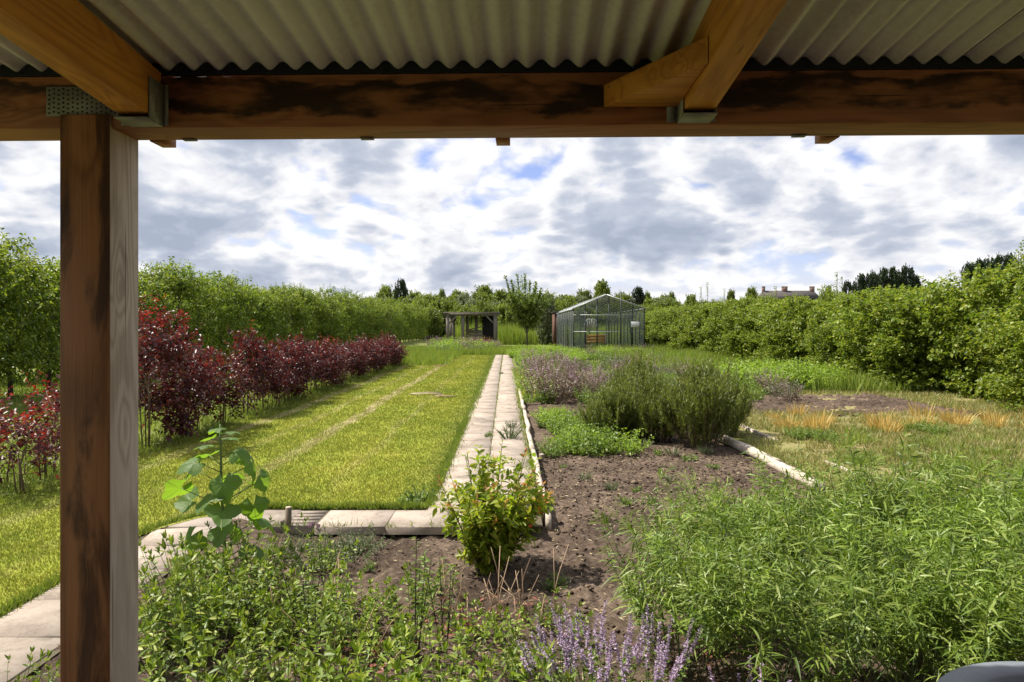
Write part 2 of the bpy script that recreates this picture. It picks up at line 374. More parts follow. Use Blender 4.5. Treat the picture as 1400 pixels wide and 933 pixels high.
# ------------------------------------------------------------------ mesh tools
class MB:
    def __init__(s): s.v = []; s.f = []; s.n = 0
    def add(s, v, f):
        v = np.asarray(v, float).reshape(-1, 3); s.v.append(v)
        for q in (f if isinstance(f, list) else [f]): s.f.append(np.asarray(q, np.int64) + s.n)
        s.n += len(v)
    def box(s, x0, x1, y0, y1, z0, z1):
        v = [(x, y, z) for z in (z0, z1) for y in (y0, y1) for x in (x0, x1)]
        s.add(v, np.array([(0, 2, 3, 1), (4, 5, 7, 6), (0, 1, 5, 4), (2, 6, 7, 3), (0, 4, 6, 2), (1, 3, 7, 5)]))
    def bar(s, a, b, wd, ht=None):
        a = Vector(a); b = Vector(b); d = (b - a).normalized(); ht = ht or wd
        up = Vector((0, 0, 1)) if abs(d.z) < .9 else Vector((0, 1, 0))
        sx = d.cross(up).normalized() * wd / 2; sy = sx.normalized().cross(d) * ht / 2
        v = [p + i * sx + j * sy for p in (a, b) for i, j in ((-1, -1), (1, -1), (1, 1), (-1, 1))]
        s.add([tuple(q) for q in v], np.array([(0, 3, 2, 1), (4, 5, 6, 7), (0, 1, 5, 4), (1, 2, 6, 5), (2, 3, 7, 6), (3, 0, 4, 7)]))
    def prism(s, poly, z0, z1):
        n = len(poly); v = [(x, y, z0) for x, y in poly] + [(x, y, z1) for x, y in poly]
        s.add(v, [np.array([[i, (i + 1) % n, n + (i + 1) % n, n + i] for i in range(n)]), np.array([list(range(n))[::-1]]), np.array([[n + i for i in range(n)]])])
    def tube(s, pts, r, sides=5, cap=True):
        pts = np.asarray(pts, float); k = len(pts); r = np.broadcast_to(np.asarray(r, float), (k,))
        d = np.gradient(pts, axis=0); d /= np.linalg.norm(d, axis=1)[:, None] + 1e-9
        ref = np.array([0, 0, 1.]) if abs(d[0, 2]) < .9 else np.array([1., 0, 0])
        a = np.cross(d, ref); a /= np.linalg.norm(a, axis=1)[:, None] + 1e-9; b = np.cross(d, a)
        t = np.arange(sides) * 2 * pi / sides
        v = pts[:, None] + r[:, None, None] * (a[:, None] * np.cos(t)[None, :, None] + b[:, None] * np.sin(t)[None, :, None])
        i = np.arange(k - 1)[:, None] * sides; j = np.arange(sides)[None]; j2 = (j + 1) % sides
        f = np.stack([i + j, i + j2, i + sides + j2, i + sides + j], -1).reshape(-1, 4)
        fs = [f]
        if cap: fs += [np.array([list(range(sides))[::-1]]), np.array([[(k - 1) * sides + q for q in range(sides)]])]
        s.add(v, fs)
    def build(s, name, mat, parent=None, smooth=False, link=True):
        me = bpy.data.meshes.new(name)
        v = np.concatenate(s.v) if s.v else np.zeros((0, 3))
        me.vertices.add(len(v)); me.vertices.foreach_set('co', v.astype(np.float32).ravel())
        lo = np.concatenate([f.ravel() for f in s.f]); ln = np.concatenate([np.full(len(f), f.shape[1]) for f in s.f])
        me.loops.add(len(lo)); me.loops.foreach_set('vertex_index', lo.astype(np.int32))
        me.polygons.add(len(ln)); me.polygons.foreach_set('loop_start', np.concatenate([[0], np.cumsum(ln)[:-1]]).astype(np.int32))
        try: me.polygons.foreach_set('loop_total', ln.astype(np.int32))
        except Exception: pass
        if smooth: me.polygons.foreach_set('use_smooth', np.ones(len(ln), bool))
        for mm in (mat if isinstance(mat, list) else [mat]): me.materials.append(mm)
        me.update(calc_edges=True)
        if not link: return me
        return link_obj(name, me, parent)
def link_obj(name, me, parent=None):
    o = bpy.data.objects.new(name, me); COL.objects.link(o)
    if parent: o.parent = parent
    return o
def tag(o, label=None, cat=None, group=None, kind=None):
    if label: o['label'] = label
    if cat: o['category'] = cat
    if group: o['group'] = group
    if kind: o['kind'] = kind
    return o
def empty(name, loc, rz=0, sc=1.0, label=None, cat=None, group=None):
    o = bpy.data.objects.new(name, None); COL.objects.link(o); o.empty_display_size = .1
    o.location = loc; o.rotation_euler = (0, 0, rz); o.scale = (sc, sc, sc) if not isinstance(sc, tuple) else sc
    return tag(o, label, cat, group)
def nrm(a): return a / (np.linalg.norm(a, axis=-1, keepdims=True) + 1e-9)
UP = np.array([0, 0, 1.])
def leaves(mb, P, D, N, L, Wd, segs=1, droop=0.0, fold=.18, shape=.8):
    """many leaves at once: P base, D direction, N normal, L length, Wd width"""
    n = len(P)
    if n == 0: return
    L = np.broadcast_to(L, (n,))[:, None]; Wd = np.broadcast_to(Wd, (n,))[:, None]
    D = nrm(D); Sd = nrm(np.cross(D, N)); N = np.cross(Sd, D)
    if segs == 1:
        c = P + D * L * .45 - UP * L * droop * .2
        v = np.stack([P, c + Sd * Wd / 2 + N * fold * Wd, P + D * L - UP * L * droop, c - Sd * Wd / 2 + N * fold * Wd], 1)
        b = np.arange(n)[:, None] * 4
        mb.add(v, np.concatenate([b + [[0, 1, 2]], b + [[0, 2, 3]]])); return
    t = np.linspace(0, 1, segs + 1); wf = np.sin(pi * t ** shape) * .97 + .03
    rows = []
    for ti, wi in zip(t, wf):
        c = P + D * L * ti - UP * L * droop * ti * ti
        rows += [c + Sd * Wd * .5 * wi + N * fold * Wd * wi, c, c - Sd * Wd * .5 * wi + N * fold * Wd * wi]
    v = np.stack(rows, 1); k = 3 * (segs + 1); b = np.arange(n)[:, None] * k
    fs = []
    for i in range(segs):
        fs.append(b + [[3 * i, 3 * i + 1, 3 * i + 4, 3 * i + 3]]); fs.append(b + [[3 * i + 1, 3 * i + 2, 3 * i + 5, 3 * i + 4]])
    mb.add(v, np.concatenate(fs))
def shoot_leaves(mb, rng, A, Dr, Ln, K, L, Wd, out=.8, up=.3, segs=1, droop=.1, t0=.05, jit=.3, pairs=False, taper=0.0, fold=.18, bend=0.0):
    """leaves set round straight shoots A + Dr*Ln"""
    n = len(A); k = np.arange(K)
    t = t0 + (1 - t0) * (k + rng.random((n, K)) * (0 if pairs else .9)) / K
    if pairs: az = (k // 2) * (pi / 2) + (k % 2) * pi; az = np.broadcast_to(az, (n, K)) + rng.random((n, 1)) * 6.28; t = t0 + (1 - t0) * ((k // 2) * 2 + 1.) / K * np.ones((n, 1))
    else: az = k * 2.4 + rng.random((n, 1)) * 6.28 + rng.random((n, K)) * .8
    Dn = nrm(Dr); a = nrm(np.cross(Dn, UP + np.array([.013, .02, 0]))); b = np.cross(Dn, a)
    rad = a[:, None] * np.cos(az)[..., None] + b[:, None] * np.sin(az)[..., None]
    P = A[:, None] + Dn[:, None] * (Ln[:, None] * t)[..., None] - UP * (bend * (Ln[:, None] * t) ** 2)[..., None]
    D = nrm(rad * out + Dn[:, None] * up + rng.normal(0, jit, (n, K, 3)))
    N = nrm(UP + rng.normal(0, .45, (n, K, 3)) + rad * .2)
    sz = (1 - taper * t) * (0.75 + .5 * rng.random((n, K)))
    leaves(mb, P.reshape(-1, 3), D.reshape(-1, 3), N.reshape(-1, 3), (L * sz).ravel(), (Wd * sz).ravel(), segs, droop, fold)

# ------------------------------------------------------------------ placement from the photograph
def G(px, py, z=0.0):
    D = (H - z) * F / (py - HY); return ((px - 700) / F * D, D)
def AT(px, D): return (px - 700) / F * D
def ZT(py, D): return H + (HY - py) / F * D
def PX(x, y): return x - .0086 * y            # the path's own lightly turned frame

def vnoise(x, y, seed=0):
    xi = np.floor(x).astype(np.int64); yi = np.floor(y).astype(np.int64); xf = x - xi; yf = y - yi
    u = xf * xf * (3 - 2 * xf); v = yf * yf * (3 - 2 * yf)
    def h(a, b):
        q = (a * 374761393 + b * 668265263 + seed * 1442695041) & 0xffffffff
        q = ((q ^ (q >> 13)) * 1274126177) & 0xffffffff
        return ((q ^ (q >> 16)) & 0xffff) / 65535.0
    return (h(xi, yi) * (1 - u) + h(xi + 1, yi) * u) * (1 - v) + (h(xi, yi + 1) * (1 - u) + h(xi + 1, yi + 1) * u) * v
def fbm(x, y, f, o=4, seed=0):
    r = 0; a = .5
    for i in range(o): r = r + a * (vnoise(x * f, y * f, seed + i) - .5); f *= 2.03; a *= .55
    return r
def grid(mb, xs, ys, zf, skew=True):
    X, Y = np.meshgrid(xs, ys); Z = zf(X, Y) if callable(zf) else zf
    Xw = PX(X, Y) if skew else X
    nx, ny = len(xs), len(ys)
    i = np.arange(ny - 1)[:, None] * nx + np.arange(nx - 1)[None]
    f = np.stack([i, i + 1, i + nx + 1, i + nx], -1).reshape(-1, 4)
    mb.add(np.stack([Xw, Y, Z], -1), f)

# ================================================================== THE GROUND
def ground():
    xs = np.array([-2500, -600, -150, -40, -12, -5, -3, -2.32, -2.28, -1, 0, .28, .31, 2, 3.22, 3.27, 4, 6, 9, 12, 40, 150, 600, 2500.])
    ys = np.array([-300, -40, -8, 1.6, 1.65, 3, 5.63, 5.66, 9, 12, 16.6, 16.65, 20, 30, 60, 150, 600, 3500.])
    def zf(X, Y):
        z = np.zeros_like(X) - .004
        b1 = (X > -2.30) & (X < 3.25) & (Y > 1.62) & (Y < 5.64); b2 = (X > .3) & (X < 3.25) & (Y >= 5.64) & (Y < 16.62)
        z[b1 | b2] = -.30; return z
    m = MB(); grid(m, xs, ys, zf); tag(m.build('ground', M['field']), kind='structure')
ground()

def lawn():
    m = MB()
    xs = np.linspace(-4.75, -.71, 60); ys = np.concatenate([np.linspace(6.13, 14, 60), np.linspace(14.3, 40, 60)])
    grid(m, xs, ys, lambda X, Y: .012 + .012 * fbm(X, Y, .7, 3, 5))
    # the tongue that runs on beside the post, its corner cut round by the path
    xs = np.linspace(-4.75, -2.86, 30); ys = np.linspace(1.0, 6.13, 60)
    grid(m, xs, ys, lambda X, Y: .012 + .012 * fbm(X, Y, .7, 3, 5))
    # wedge in the rounded corner
    q = [(-2.86, 5.25), (-2.78, 5.5), (-2.62, 5.78), (-2.4, 5.98), (-2.1, 6.13), (-2.86, 6.13)]
    m.add([(PX(a, b), b, .014) for a, b in q], np.array([list(range(6))]))
    tag(m.build('lawn', M['lawn'], smooth=True), kind='structure')
lawn()

def in_lawn(x, y):
    a = (x > -4.8) & (x < -.70) & (y > 6.10) & (y < 40)
    b = (x > -4.8) & (x < -2.84) & (y > 1.5) & (y <= 6.15)
    c = (x > -2.9) & (x < -2.05) & (y > 5.3) & (y < 6.15) & ((x + 2.05) ** 2 / .66 + (y - 5.3) ** 2 / .72 > 1)
    return a | b | c
def blades(name, mat, xy, ln, wd, z0=0.012, lean=.35, seed=0, segs=1, parent=None, link=True):
    rng = np.random.default_rng(seed); n = len(xy)
    P = np.column_stack([xy, np.full(n, z0) if np.isscalar(z0) else z0])
    D = nrm(np.column_stack([rng.normal(0, lean, (n, 2)), np.ones(n)]))
    N = nrm(np.column_stack([rng.normal(0, 1, (n, 2)), np.full(n, .2)]))
    m = MB(); l = ln * (.6 + .8 * rng.random(n))
    if segs == 1:
        Sd = nrm(np.cross(D, N)) * np.broadcast_to(wd, (n,))[:, None] / 2
        v = np.stack([P - Sd, P + Sd, P + D * l[:, None]], 1)
        m.add(v, np.arange(n)[:, None] * 3 + [[0, 1, 2]])
    else: leaves(m, P, D, N, l, wd, segs, .25, .1, .45)
    return m.build(name, mat, parent, link=link)
def scatter_persp(rng, n, x0, x1, y0, y1, power=2.0):
    """more blades near the eye"""
    u = rng.random(n)
    y = (y0 ** (1 - power) + u * (y1 ** (1 - power) - y0 ** (1 - power))) ** (1 / (1 - power)) if power != 1 else y0 * (y1 / y0) ** u
    return x0 + (x1 - x0) * rng.random(n), y
rng = np.random.default_rng(1)
x, y = scatter_persp(rng, 250000, -4.8, -.7, 3.2, 40, 1.55)
k = in_lawn(x, y) & (vnoise(x * 3, y * 3, 3) + rng.random(len(x)) > .55); x, y = x[k], y[k]
tag(blades('grass', M['blade'], np.column_stack([PX(x, y), y]), .021 + .0005 * y, .0035 + .0008 * y, seed=2), 'short mown yellow green grass of the lawn beside the paved path', 'grass', kind='stuff')
# taller fringe along every lawn edge
def edge_fringe():
    rng = np.random.default_rng(7); X = []; Y = []
    def line(x0, y0, x1, y1, n, s):
        t = rng.random(n); X.append(x0 + (x1 - x0) * t + rng.normal(0, s, n)); Y.append(y0 + (y1 - y0) * t + rng.normal(0, s, n))
    line(-.70, 6.15, -.70, 12, 4200, .025); line(-.70, 12, -.72, 40, 4200, .05)
    line(-2.1, 6.12, -.75, 6.12, 2200, .02); line(-2.86, 2, -2.86, 5.25, 3000, .025)
    a = rng.random(1200) * pi / 2; X.append(-2.06 - .80 * np.cos(a) + rng.normal(0, .02, 1200)); Y.append(5.3 + .82 * np.sin(a) + rng.normal(0, .02, 1200))
    line(-4.8, 3, -4.8, 34, 9000, .16); line(-.205, 6.3, -.205, 40, 500, .012); line(-.66, 6.3, -.66, 30, 900, .04); line(.28, 7, .28, 18, 900, .03); line(-2.2, 5.56, .0, 5.56, 160, .03)
    x = np.concatenate(X); y = np.concatenate(Y)
    tag(blades('grass_fringe', M['tall_grass'], np.column_stack([PX(x, y), y]), np.where(x < -4.2, .11, .055) * (.7 + .6 * vnoise(x * 5, y * 5, 9)), .005 + .0005 * y, seed=3, lean=.5),
        'longer unmown grass fringe along the lawn edges', 'grass', kind='stuff')
edge_fringe()
# rough grass beyond the copper beeches and on the right-hand plot
rng = np.random.default_rng(11)
x, y = scatter_persp(rng, 70000, -16, -4.9, 5, 60, 1.4)
tag(blades('orchard_grass', M['tall_grass'], np.column_stack([PX(x, y), y]), .10, .008 + .0012 * y, seed=4, z0=-.004), 'bright green orchard grass between the copper beeches and the pear trees', 'grass', kind='stuff')
x, y = scatter_persp(rng, 210000, 3.3, 13, 4.5, 48, 1.5)
d = vnoise(x * 1.3, y * 1.3, 21) * .6 + vnoise(x * 4, y * 4, 22) * .4
k = (d > .33) & ~((x > 4.75 + .4 * fbm(x, y, 1.)) & (x < 8.8 + .5 * fbm(x, y, 1.1)) & (y > 12.9 + .6 * fbm(x, y, .9)) & (y < 16.5 + .4 * fbm(x, y, 1.3))); x, y, d = x[k], y[k], d[k]
tag(blades('rough_grass', M['rough_grass'], np.column_stack([PX(x, y), y]), .05 + .10 * d, .005 + .0009 * y, seed=5, z0=-.004, lean=.6), 'rough dry and green grass of the plot right of the log', 'grass', kind='stuff')
x, y = scatter_persp(rng, 26000, 5.2, 11, 17, 50, 1.3)
k = (x > 7.6 + .35 * fbm(x, y, .7)) | (y > 24); x, y = x[k], y[k]
tag(blades('tall_meadow_grass', M['tall_grass'], np.column_stack([PX(x, y), y]), .18 + .45 * vnoise(x * .8, y * .8, 51) , .014 + .0008 * y, seed=6, z0=-.004, lean=.25), 'tall meadow grass at the foot of the right-hand hedge', 'grass', kind='stuff')

# soil
def soil_z(X, Y, amp=1.0):
    return -.075 + amp * (.06 * fbm(X, Y, 1.3, 3, 31) + .07 * fbm(X * .8 + Y * .6, Y * .8 - X * .6, 5, 4, 32) + .06 * fbm(X * .5 - Y * .87, Y * .5 + X * .87, 13, 4, 33))
def soil():
    m = MB(); grid(m, np.linspace(-2.31, 3.26, 260), np.linspace(1.61, 5.70, 200), lambda X, Y: soil_z(X, Y) + .005 * np.clip((Y - 5.3) * 3, 0, 1) * (X < .3) + .085 * np.clip((-1.6 - X) * 2.0, 0, 1))
    grid(m, np.linspace(.29, 3.26, 150), 5.66 + (16.64 - 5.66) * np.linspace(0, 1, 260) ** 1.5, lambda X, Y: soil_z(X, Y))
    tag(m.build('soil_bed', M['soil'], smooth=False), kind='structure')
    m = MB(); grid(m, np.linspace(4.4, 9.1, 150), np.linspace(12.5, 16.7, 120), lambda X, Y: .02 + 1.7 * (soil_z(X, Y) + .075) - .07 * np.clip(np.maximum(np.abs(X - 6.75) - 1.9 - .5 * fbm(X, Y, 1.2), np.abs(Y - 14.6) - 1.7) * 2, 0, 1))
    tag(m.build('soil_plot', M['soil']), kind='structure')
    # loose clods
    rng = np.random.default_rng(41); m = MB()
    ico = nrm(np.array([(1, 0, 0), (-1, 0, 0), (0, 1, 0), (0, -1, 0), (0, 0, 1), (0, 0, -1.)]))
    fc = np.array([(0, 2, 4), (2, 1, 4), (1, 3, 4), (3, 0, 4), (2, 0, 5), (1, 2, 5), (3, 1, 5), (0, 3, 5)])
    n = 6500; y = 2.4 + 7.2 * rng.random(n) ** .9; x = np.where(y < 5.6, -2.25 + 5.4 * rng.random(n), .36 + 2.85 * rng.random(n))
    r = .004 + .014 * rng.random(n) ** 2.2; z = soil_z(x, y) + r * .4
    v = ico[None] * r[:, None, None] * (1 + .16 * rng.normal(0, 1, (n, 6, 1))) * np.array([1.2, 1.2, .75]) + np.column_stack([PX(x, y), y, z])[:, None]
    m.add(v, (np.arange(n)[:, None, None] * 6 + fc[None]).reshape(-1, 3))
    tag(m.build('soil_clods', M['soil']), 'loose clods of brown earth lying on the dug beds', 'soil', kind='stuff')
soil()

# paved path: bed plus slabs
def paving():
    m = MB()
    grid(m, np.array([-.72, .30]), np.array([6.05, 20, 54.2]), lambda X, Y: X * 0 + .003)
    grid(m, np.array([-2.84, .30]), np.array([5.58, 6.06]), lambda X, Y: X * 0 + .0035)
    grid(m, np.array([-2.84, -2.24]), np.array([1.6, 5.58]), lambda X, Y: X * 0 + .003)
    path = tag(m.build('path', M['joint']), kind='structure')
    rng = random.Random(3)
    meshes = []
    for i in range(6):
        r = np.random.default_rng(i); b = MB()
        n = 4; w2 = .5
        # bevelled slab, unit size, chipped corners
        c = [(-.5 + r.random() * .01, -.5 + r.random() * .01), (.5 - r.random() * .01, -.5 + r.random() * .01), (.5 - r.random() * .01, .5 - r.random() * .01), (-.5 + r.random() * .01, .5 - r.random() * .01)]
        ins = [(q[0] * .985, q[1] * .985) for q in c]
        v = [(x, y, -.065) for x, y in c] + [(x, y, -.006) for x, y in c] + [(x, y, 0) for x, y in ins]
        f = [[i_, (i_ + 1) % 4, 4 + (i_ + 1) % 4, 4 + i_] for i_ in range(4)] + [[4 + i_, 4 + (i_ + 1) % 4, 8 + (i_ + 1) % 4, 8 + i_] for i_ in range(4)] + [[8, 9, 10, 11]]
        b.add(v, np.array(f)); meshes.append(b.build('slab', M['slab'], link=False))
    def slab(x, y, sx, sy, rz=0, z=.0115, tilt=.003):
        o = link_obj('slab', rng.choice(meshes), path); o.location = (PX(x, y), y, z + rng.uniform(-.0018, .0018))
        o.scale = (sx, sy, 1); o.rotation_euler = (rng.uniform(-tilt, tilt) * 2, rng.uniform(-tilt, tilt) * 2, rz + rng.uniform(-.008, .008) + .0086)
    y = 6.37
    while y < 54:
        for x in (-.455, .045):
            j = rng.uniform(-.01, .01)
            slab(x + j * .3, y + (0.06 if x > 0 else 0), .498, .618, tilt=.0015)
        y += .62
    for x, wdt in ((-2.60, .50), (-2.08, .53), (-1.27, .57), (-.695, .57), (-.13, .55)):
        slab(x, 5.80, wdt + .012, .51, tilt=.003)
    for r_ in range(5):                         # strip of clinker bricks between two slabs
        slab(-1.70, 5.60 + r_ * .098, .24, .093, z=.009)
    slab(-2.54, 5.3, .5, .44, .18); 
    y = 5.02
    while y > 2.0: slab(-2.55, y - .2, .55, .495); y -= .5
paving()
m = MB(); m.box(-4, 4.5, -3.5, 1.58, -.04, .016)  # unseen floor added only for bounce light, kept dark to dim the beam
tag(m.build('unseen_bounce_floor', plain('dim_bounce_floor', (.06, .05, .045), .9, .3, 5)), kind='structure')

# ================================================================== THE SHELTER the camera stands under
def shelter():
    sh = empty('garden_shelter', (0, 0, 0), R(-1.3), label='open timber shelter with brown posts and corrugated roof in the foreground', cat='shelter')
    def chamf(m, x0, x1, y0, y1, z0, z1): m.box(x0, x1, y0, y1, z0, z1)
    ZB, ZTp = 2.222, 2.378
    def bev(o, wd=.004):
        b = o.modifiers.new('edge', 'BEVEL'); b.width = wd; b.segments = 2; b.limit_method = 'ANGLE'; return o
    # posts
    def post(x0, y0, top=2.262):
        m = MB(); m.box(x0, x0 + .152, y0, y0 + .15, .0, top)
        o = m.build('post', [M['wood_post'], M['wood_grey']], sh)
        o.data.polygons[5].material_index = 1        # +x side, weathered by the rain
        return bev(o)
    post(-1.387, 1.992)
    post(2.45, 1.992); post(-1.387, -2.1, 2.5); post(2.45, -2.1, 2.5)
    m = MB(); m.box(-2.7, 3.6, 2.0, 2.135, ZB, ZTp); bev(m.build('beam', M['wood_beam'], sh))
    m = MB(); m.box(-2.7, 3.6, -2.12, -1.98, ZB + .35, ZTp + .35); bev(m.build('beam', M['wood_beam'], sh))
    for q in range(21):  # unseen back wall, added to darken the beam's front face
        m = MB(); m.box(-2.7 + q * .3, -2.7 + q * .3 + .292, -2.28, -2.25, .03, 2.56); m.build('unseen_shade_board', M['wood_stub'], sh)
    # rafters fall towards the beam; hangers hold their ends
    sl_ = math.tan(R(5.2))
    def rafter(x0, wd, yend=1.998):
        m = MB(); zb = 2.232; zt = 2.384
        pts = []
        for y in (yend - .10, yend - .03, yend):
            pass
        prof = [(yend, zt), (yend - .018, zb + .055), (yend - .05, zb + .012), (yend - .10, zb + sl_ * .1), (-2.3, zb + sl_ * (yend + 2.3)), (-2.3, zt + sl_ * (yend + 2.3))]
        n = len(prof); v = [(x0, y, z) for y, z in prof] + [(x0 + wd, y, z) for y, z in prof]
        m.add(v, [np.array([[i, n + i, n + (i + 1) % n, (i + 1) % n] for i in range(n)]), np.array([list(range(n))]), np.array([[n + i for i in range(n)][::-1]])])
        o = m.build('rafter', M['wood_raft'], sh); bev(o, .003)
        h = MB(); zb2 = zb - .004
        h.box(x0 - .004, x0 + wd + .004, yend - .09, yend, zb2 - .004, zb2)                  # seat
        for s_ in (x0 - .005, x0 + wd + .002): h.box(s_, s_ + .003, yend - .075, yend, zb2, zb2 + .12)
        h.box(x0 - .035, x0 - .002, yend - .003, yend - .0005, zb2, zb2 + .12)
        h.box(x0 + wd + .002, x0 + wd + .02, yend - .003, yend - .0005, zb2, zb2 + .12)
        hm = h.build('joist_hanger', M['steel'], o)
        b = MB()
        for q in range(3):
            b.tube([(x0 + wd + .005, yend - .04, zb2 + .03 + q * .03), (x0 + wd + .008, yend - .04, zb2 + .03 + q * .03)], .004, 6)
        b.tube([(x0 - .018, yend - .006, zb2 + .02), (x0 - .018, yend - .001, zb2 + .02)], .004, 6)
        b.build('nail', M['steel'], o)
        return o
    rafter(-1.168, .085); rafter(.440, .085); rafter(-2.77, .085); rafter(2.05, .085)
    # diagonal brace between beam and rafter
    m = MB(); m.prism([(.222, 1.998), (.425, 1.998), (.438, 1.985), (.438, 1.665)], 2.272, 2.338)
    bev(m.build('diagonal_brace', M['wood_brace'], sh), .002)
    # perforated nail plate over post and beam
    m = MB(); m.box(-1.43, -1.20, 1.9965, 1.9985, 2.258, 2.345)
    npl = m.build('nail_plate', M['steel'], sh)
    m = MB()
    for i in range(16):
        for j in range(6): m.box(-1.424 + i * .0143, -1.419 + i * .0143, 1.9952, 1.9966, 2.264 + j * .0135 + (i % 2) * .004, 2.269 + j * .0135 + (i % 2) * .004)
    m.build('punched_teeth', M['steel_dark'], npl)
    # battens and screw heads under the outer side of the beam
    for x in (-1.175, -.078, .945, 2.0):
        m = MB(); m.box(x - .022, x + .022, 2.1365, 2.215, ZB - .002, ZB + .05); m.build('batten', M['wood_beam'], sh)
    for x in (-1.06, -.50, .835):
        m = MB(); m.box(x - .02, x + .02, 2.11, 2.13, ZB - .005, ZB - .0005); m.build('clip', M['steel'], sh)
    # foam closure between beam and sheet
    def zs(x, y, off=0.0): return 2.403 - (y - 2.0) * sl_ + .0125 * np.cos(2 * pi * (x - .04) / .0762) + off
    m = MB(); xs = np.arange(-2.7, 3.6, .0762 / 8); n = len(xs)
    v = np.concatenate([np.column_stack([xs, xs * 0 + yy, zz]) for yy in (1.9975, 2.12) for zz in (xs * 0 + ZTp - .001, zs(xs, yy, -.0015))])
    i = np.arange(n - 1)[:, None]
    m.add(v, [i + [[0, 1, n + 1, n]], i + [[2 * n, 3 * n, 3 * n + 1, 2 * n + 1]]])
    m.build('foam_closure', M['foam'], sh)
    # black strip behind the rafters' tops
    for k_, (a, b) in enumerate(((-2.78, -1.90), (-1.92, -.85), (-.87, .20), (.18, 1.25), (1.23, 2.30), (2.28, 3.66))):
        m = MB(); xs = np.arange(a, b, .0762 / 12); off = .0022 * (k_ % 2)
        X, Y = np.meshgrid(xs, np.array([-2.5, -1, 0, .8, 1.5, 2.0, 2.28]))
        Z = zs(X, Y, off); nx = len(xs); ny = X.shape[0]
        i = (np.arange(ny - 1)[:, None] * nx + np.arange(nx - 1)[None]).ravel()[:, None]
        nn = nx * ny
        m.add(np.concatenate([np.stack([X, Y, Z], -1).reshape(-1, 3), np.stack([X, Y, Z + .0012], -1).reshape(-1, 3)]),
              [i + [[0, nx, nx + 1, 1]], nn + i + [[0, 1, nx + 1, nx]]])
        m.build('roof_sheet', M['sheet'], sh, smooth=True)
shelter()

# ================================================================== EDGINGS, LOG, STUBS, POTS
def plank(name, x, y0, y1, wd, z0, z1, label, mat, wob=.01, seed=0, group=None, cat='plank'):
    rng = np.random.default_rng(seed); m = MB(); n = max(3, int((y1 - y0) / .5))
    ys = np.linspace(y0, y1, n + 1); xo = x + rng.normal(0, wob, n + 1); v = []
    for yy, xx in zip(ys, xo):
        X = PX(xx, yy)
        v += [(X - wd / 2, yy, z0), (X + wd / 2, yy, z0), (X + wd / 2, yy, z1), (X - wd / 2, yy, z1)]
    f = [[4 * i + a, 4 * i + (a + 1) % 4, 4 * (i + 1) + (a + 1) % 4, 4 * (i + 1) + a] for i in range(n) for a in range(4)] + [[3, 2, 1, 0], [4 * n, 4 * n + 1, 4 * n + 2, 4 * n + 3]]
    m.add(v, np.array(f)); return tag(m.build(name, mat), label, cat, group)
plank('edging_board', .355, 5.72, 8.9, .045, -.12, .045, 'whitish timber edging board at the near end of the path, beside the bare soil', M['wood_pale'], .006, 1)
plank('edging_board', .35, 9.02, 13.2, .05, -.12, .04, 'weathered edging board along the path beside the green mat plants', M['wood_pale'], .01, 2)
plank('edging_board', .345, 13.5, 18.2, .055, -.12, .07, 'pale edging board along the path below the pink sage', M['wood_pale'], .006, 3)
plank('edging_board', 3.83, 6.9, 8.2, .04, -.05, .035, 'short thin whitish board lying in the grass right of the log', M['wood_pale'], .01, 4)
plank('edging_board', 3.86, 9.7, 12.1, .045, -.05, .04, 'thin pale board in the grass just beyond the log end, right of the rosemary', M['wood_pale'], .01, 5)
def log():
    lo = empty('log', (0, 0, 0), label='pale weathered round timber log edging the bare bed', cat='log')
    m = MB(); n = 26; rng = np.random.default_rng(3); ys = np.linspace(7.0, 10.4, n)
    pts = [(PX(3.235 + .012 * sin(y * 1.7), y), y, -.012 + .006 * sin(y * 3) - .05 * max(0, 7.3 - y)) for y in ys]
    m.tube(pts, .066 + rng.normal(0, .0025, n) + .004 * np.sin(ys * 5), 14); m.build('trunk', M['wood_pale'], lo, smooth=True)
    m = MB()
    for q in range(5):
        a = .7 + q * .28
        m.bar((PX(3.235, 7.2) + cos(a) * .066, 7.2 + .2 * q, sin(a) * .066 - .012), (PX(3.235, 7.9) + cos(a) * .067, 7.9 + .2 * q, sin(a) * .066 - .012), .004, .003)
    m.build('crack', M['stem_dark'], lo)
log()
def stub(px, py, h, r, label, D=None):
    x, y = G(px, py, -.06); o = empty('stake', (x, y, -.12), label=label, cat='stake')
    m = MB(); m.tube([(0, 0, 0), (0, 0, h * .5), (.003, 0, h + .06)], [r, r * .98, r * .96], 10); m.build('shaft', M['wood_stub'], o)
    m = MB(); m.tube([(.003, 0, h + .0605), (.003, 0, h + .065)], [r * .94, r * .86], 10); m.build('sawn_top', M['wood_pale'], o)
stub(394, 731, .22, .026, 'short brown wooden stake at the front edge of the cross path')
stub(748, 712, .13, .033, 'dark wooden stake at the near end of the path edging board')
stub(740, 629, .07, .035, 'low stake by the edging board beside the mat plants')
def pot(x, y, z, r, h, label, tilt=0):
    o = empty('flower_pot', (x, y, z), label=label, cat='pot'); o.rotation_euler = (tilt, .35 * (1 if tilt else 0), 0)
    t = np.arange(20) * 2 * pi / 20
    prof = [(r * .7, 0), (r * .95, h * .8), (r * 1.06, h * .82), (r * 1.08, h), (r * .98, h), (r * .9, h * .78), (r * .62, .01)]
    m = MB(); m.add([(a * cos(q), a * sin(q), b) for a, b in prof for q in t], np.array([[i * 20 + j, i * 20 + (j + 1) % 20, (i + 1) * 20 + (j + 1) % 20, (i + 1) * 20 + j] for i in range(6) for j in range(20)]))
    m.build('body', M['orange_plastic'], o, smooth=True)
    m = MB(); m.tube([(0, 0, h * .55), (0, 0, h * .6)], r * .8, 20); m.build('potting_soil', M['soil'], o)
pot(.225, 5.95, .03, .075, .12, 'orange red plastic pot leaning on the edging board beside the path', .25)
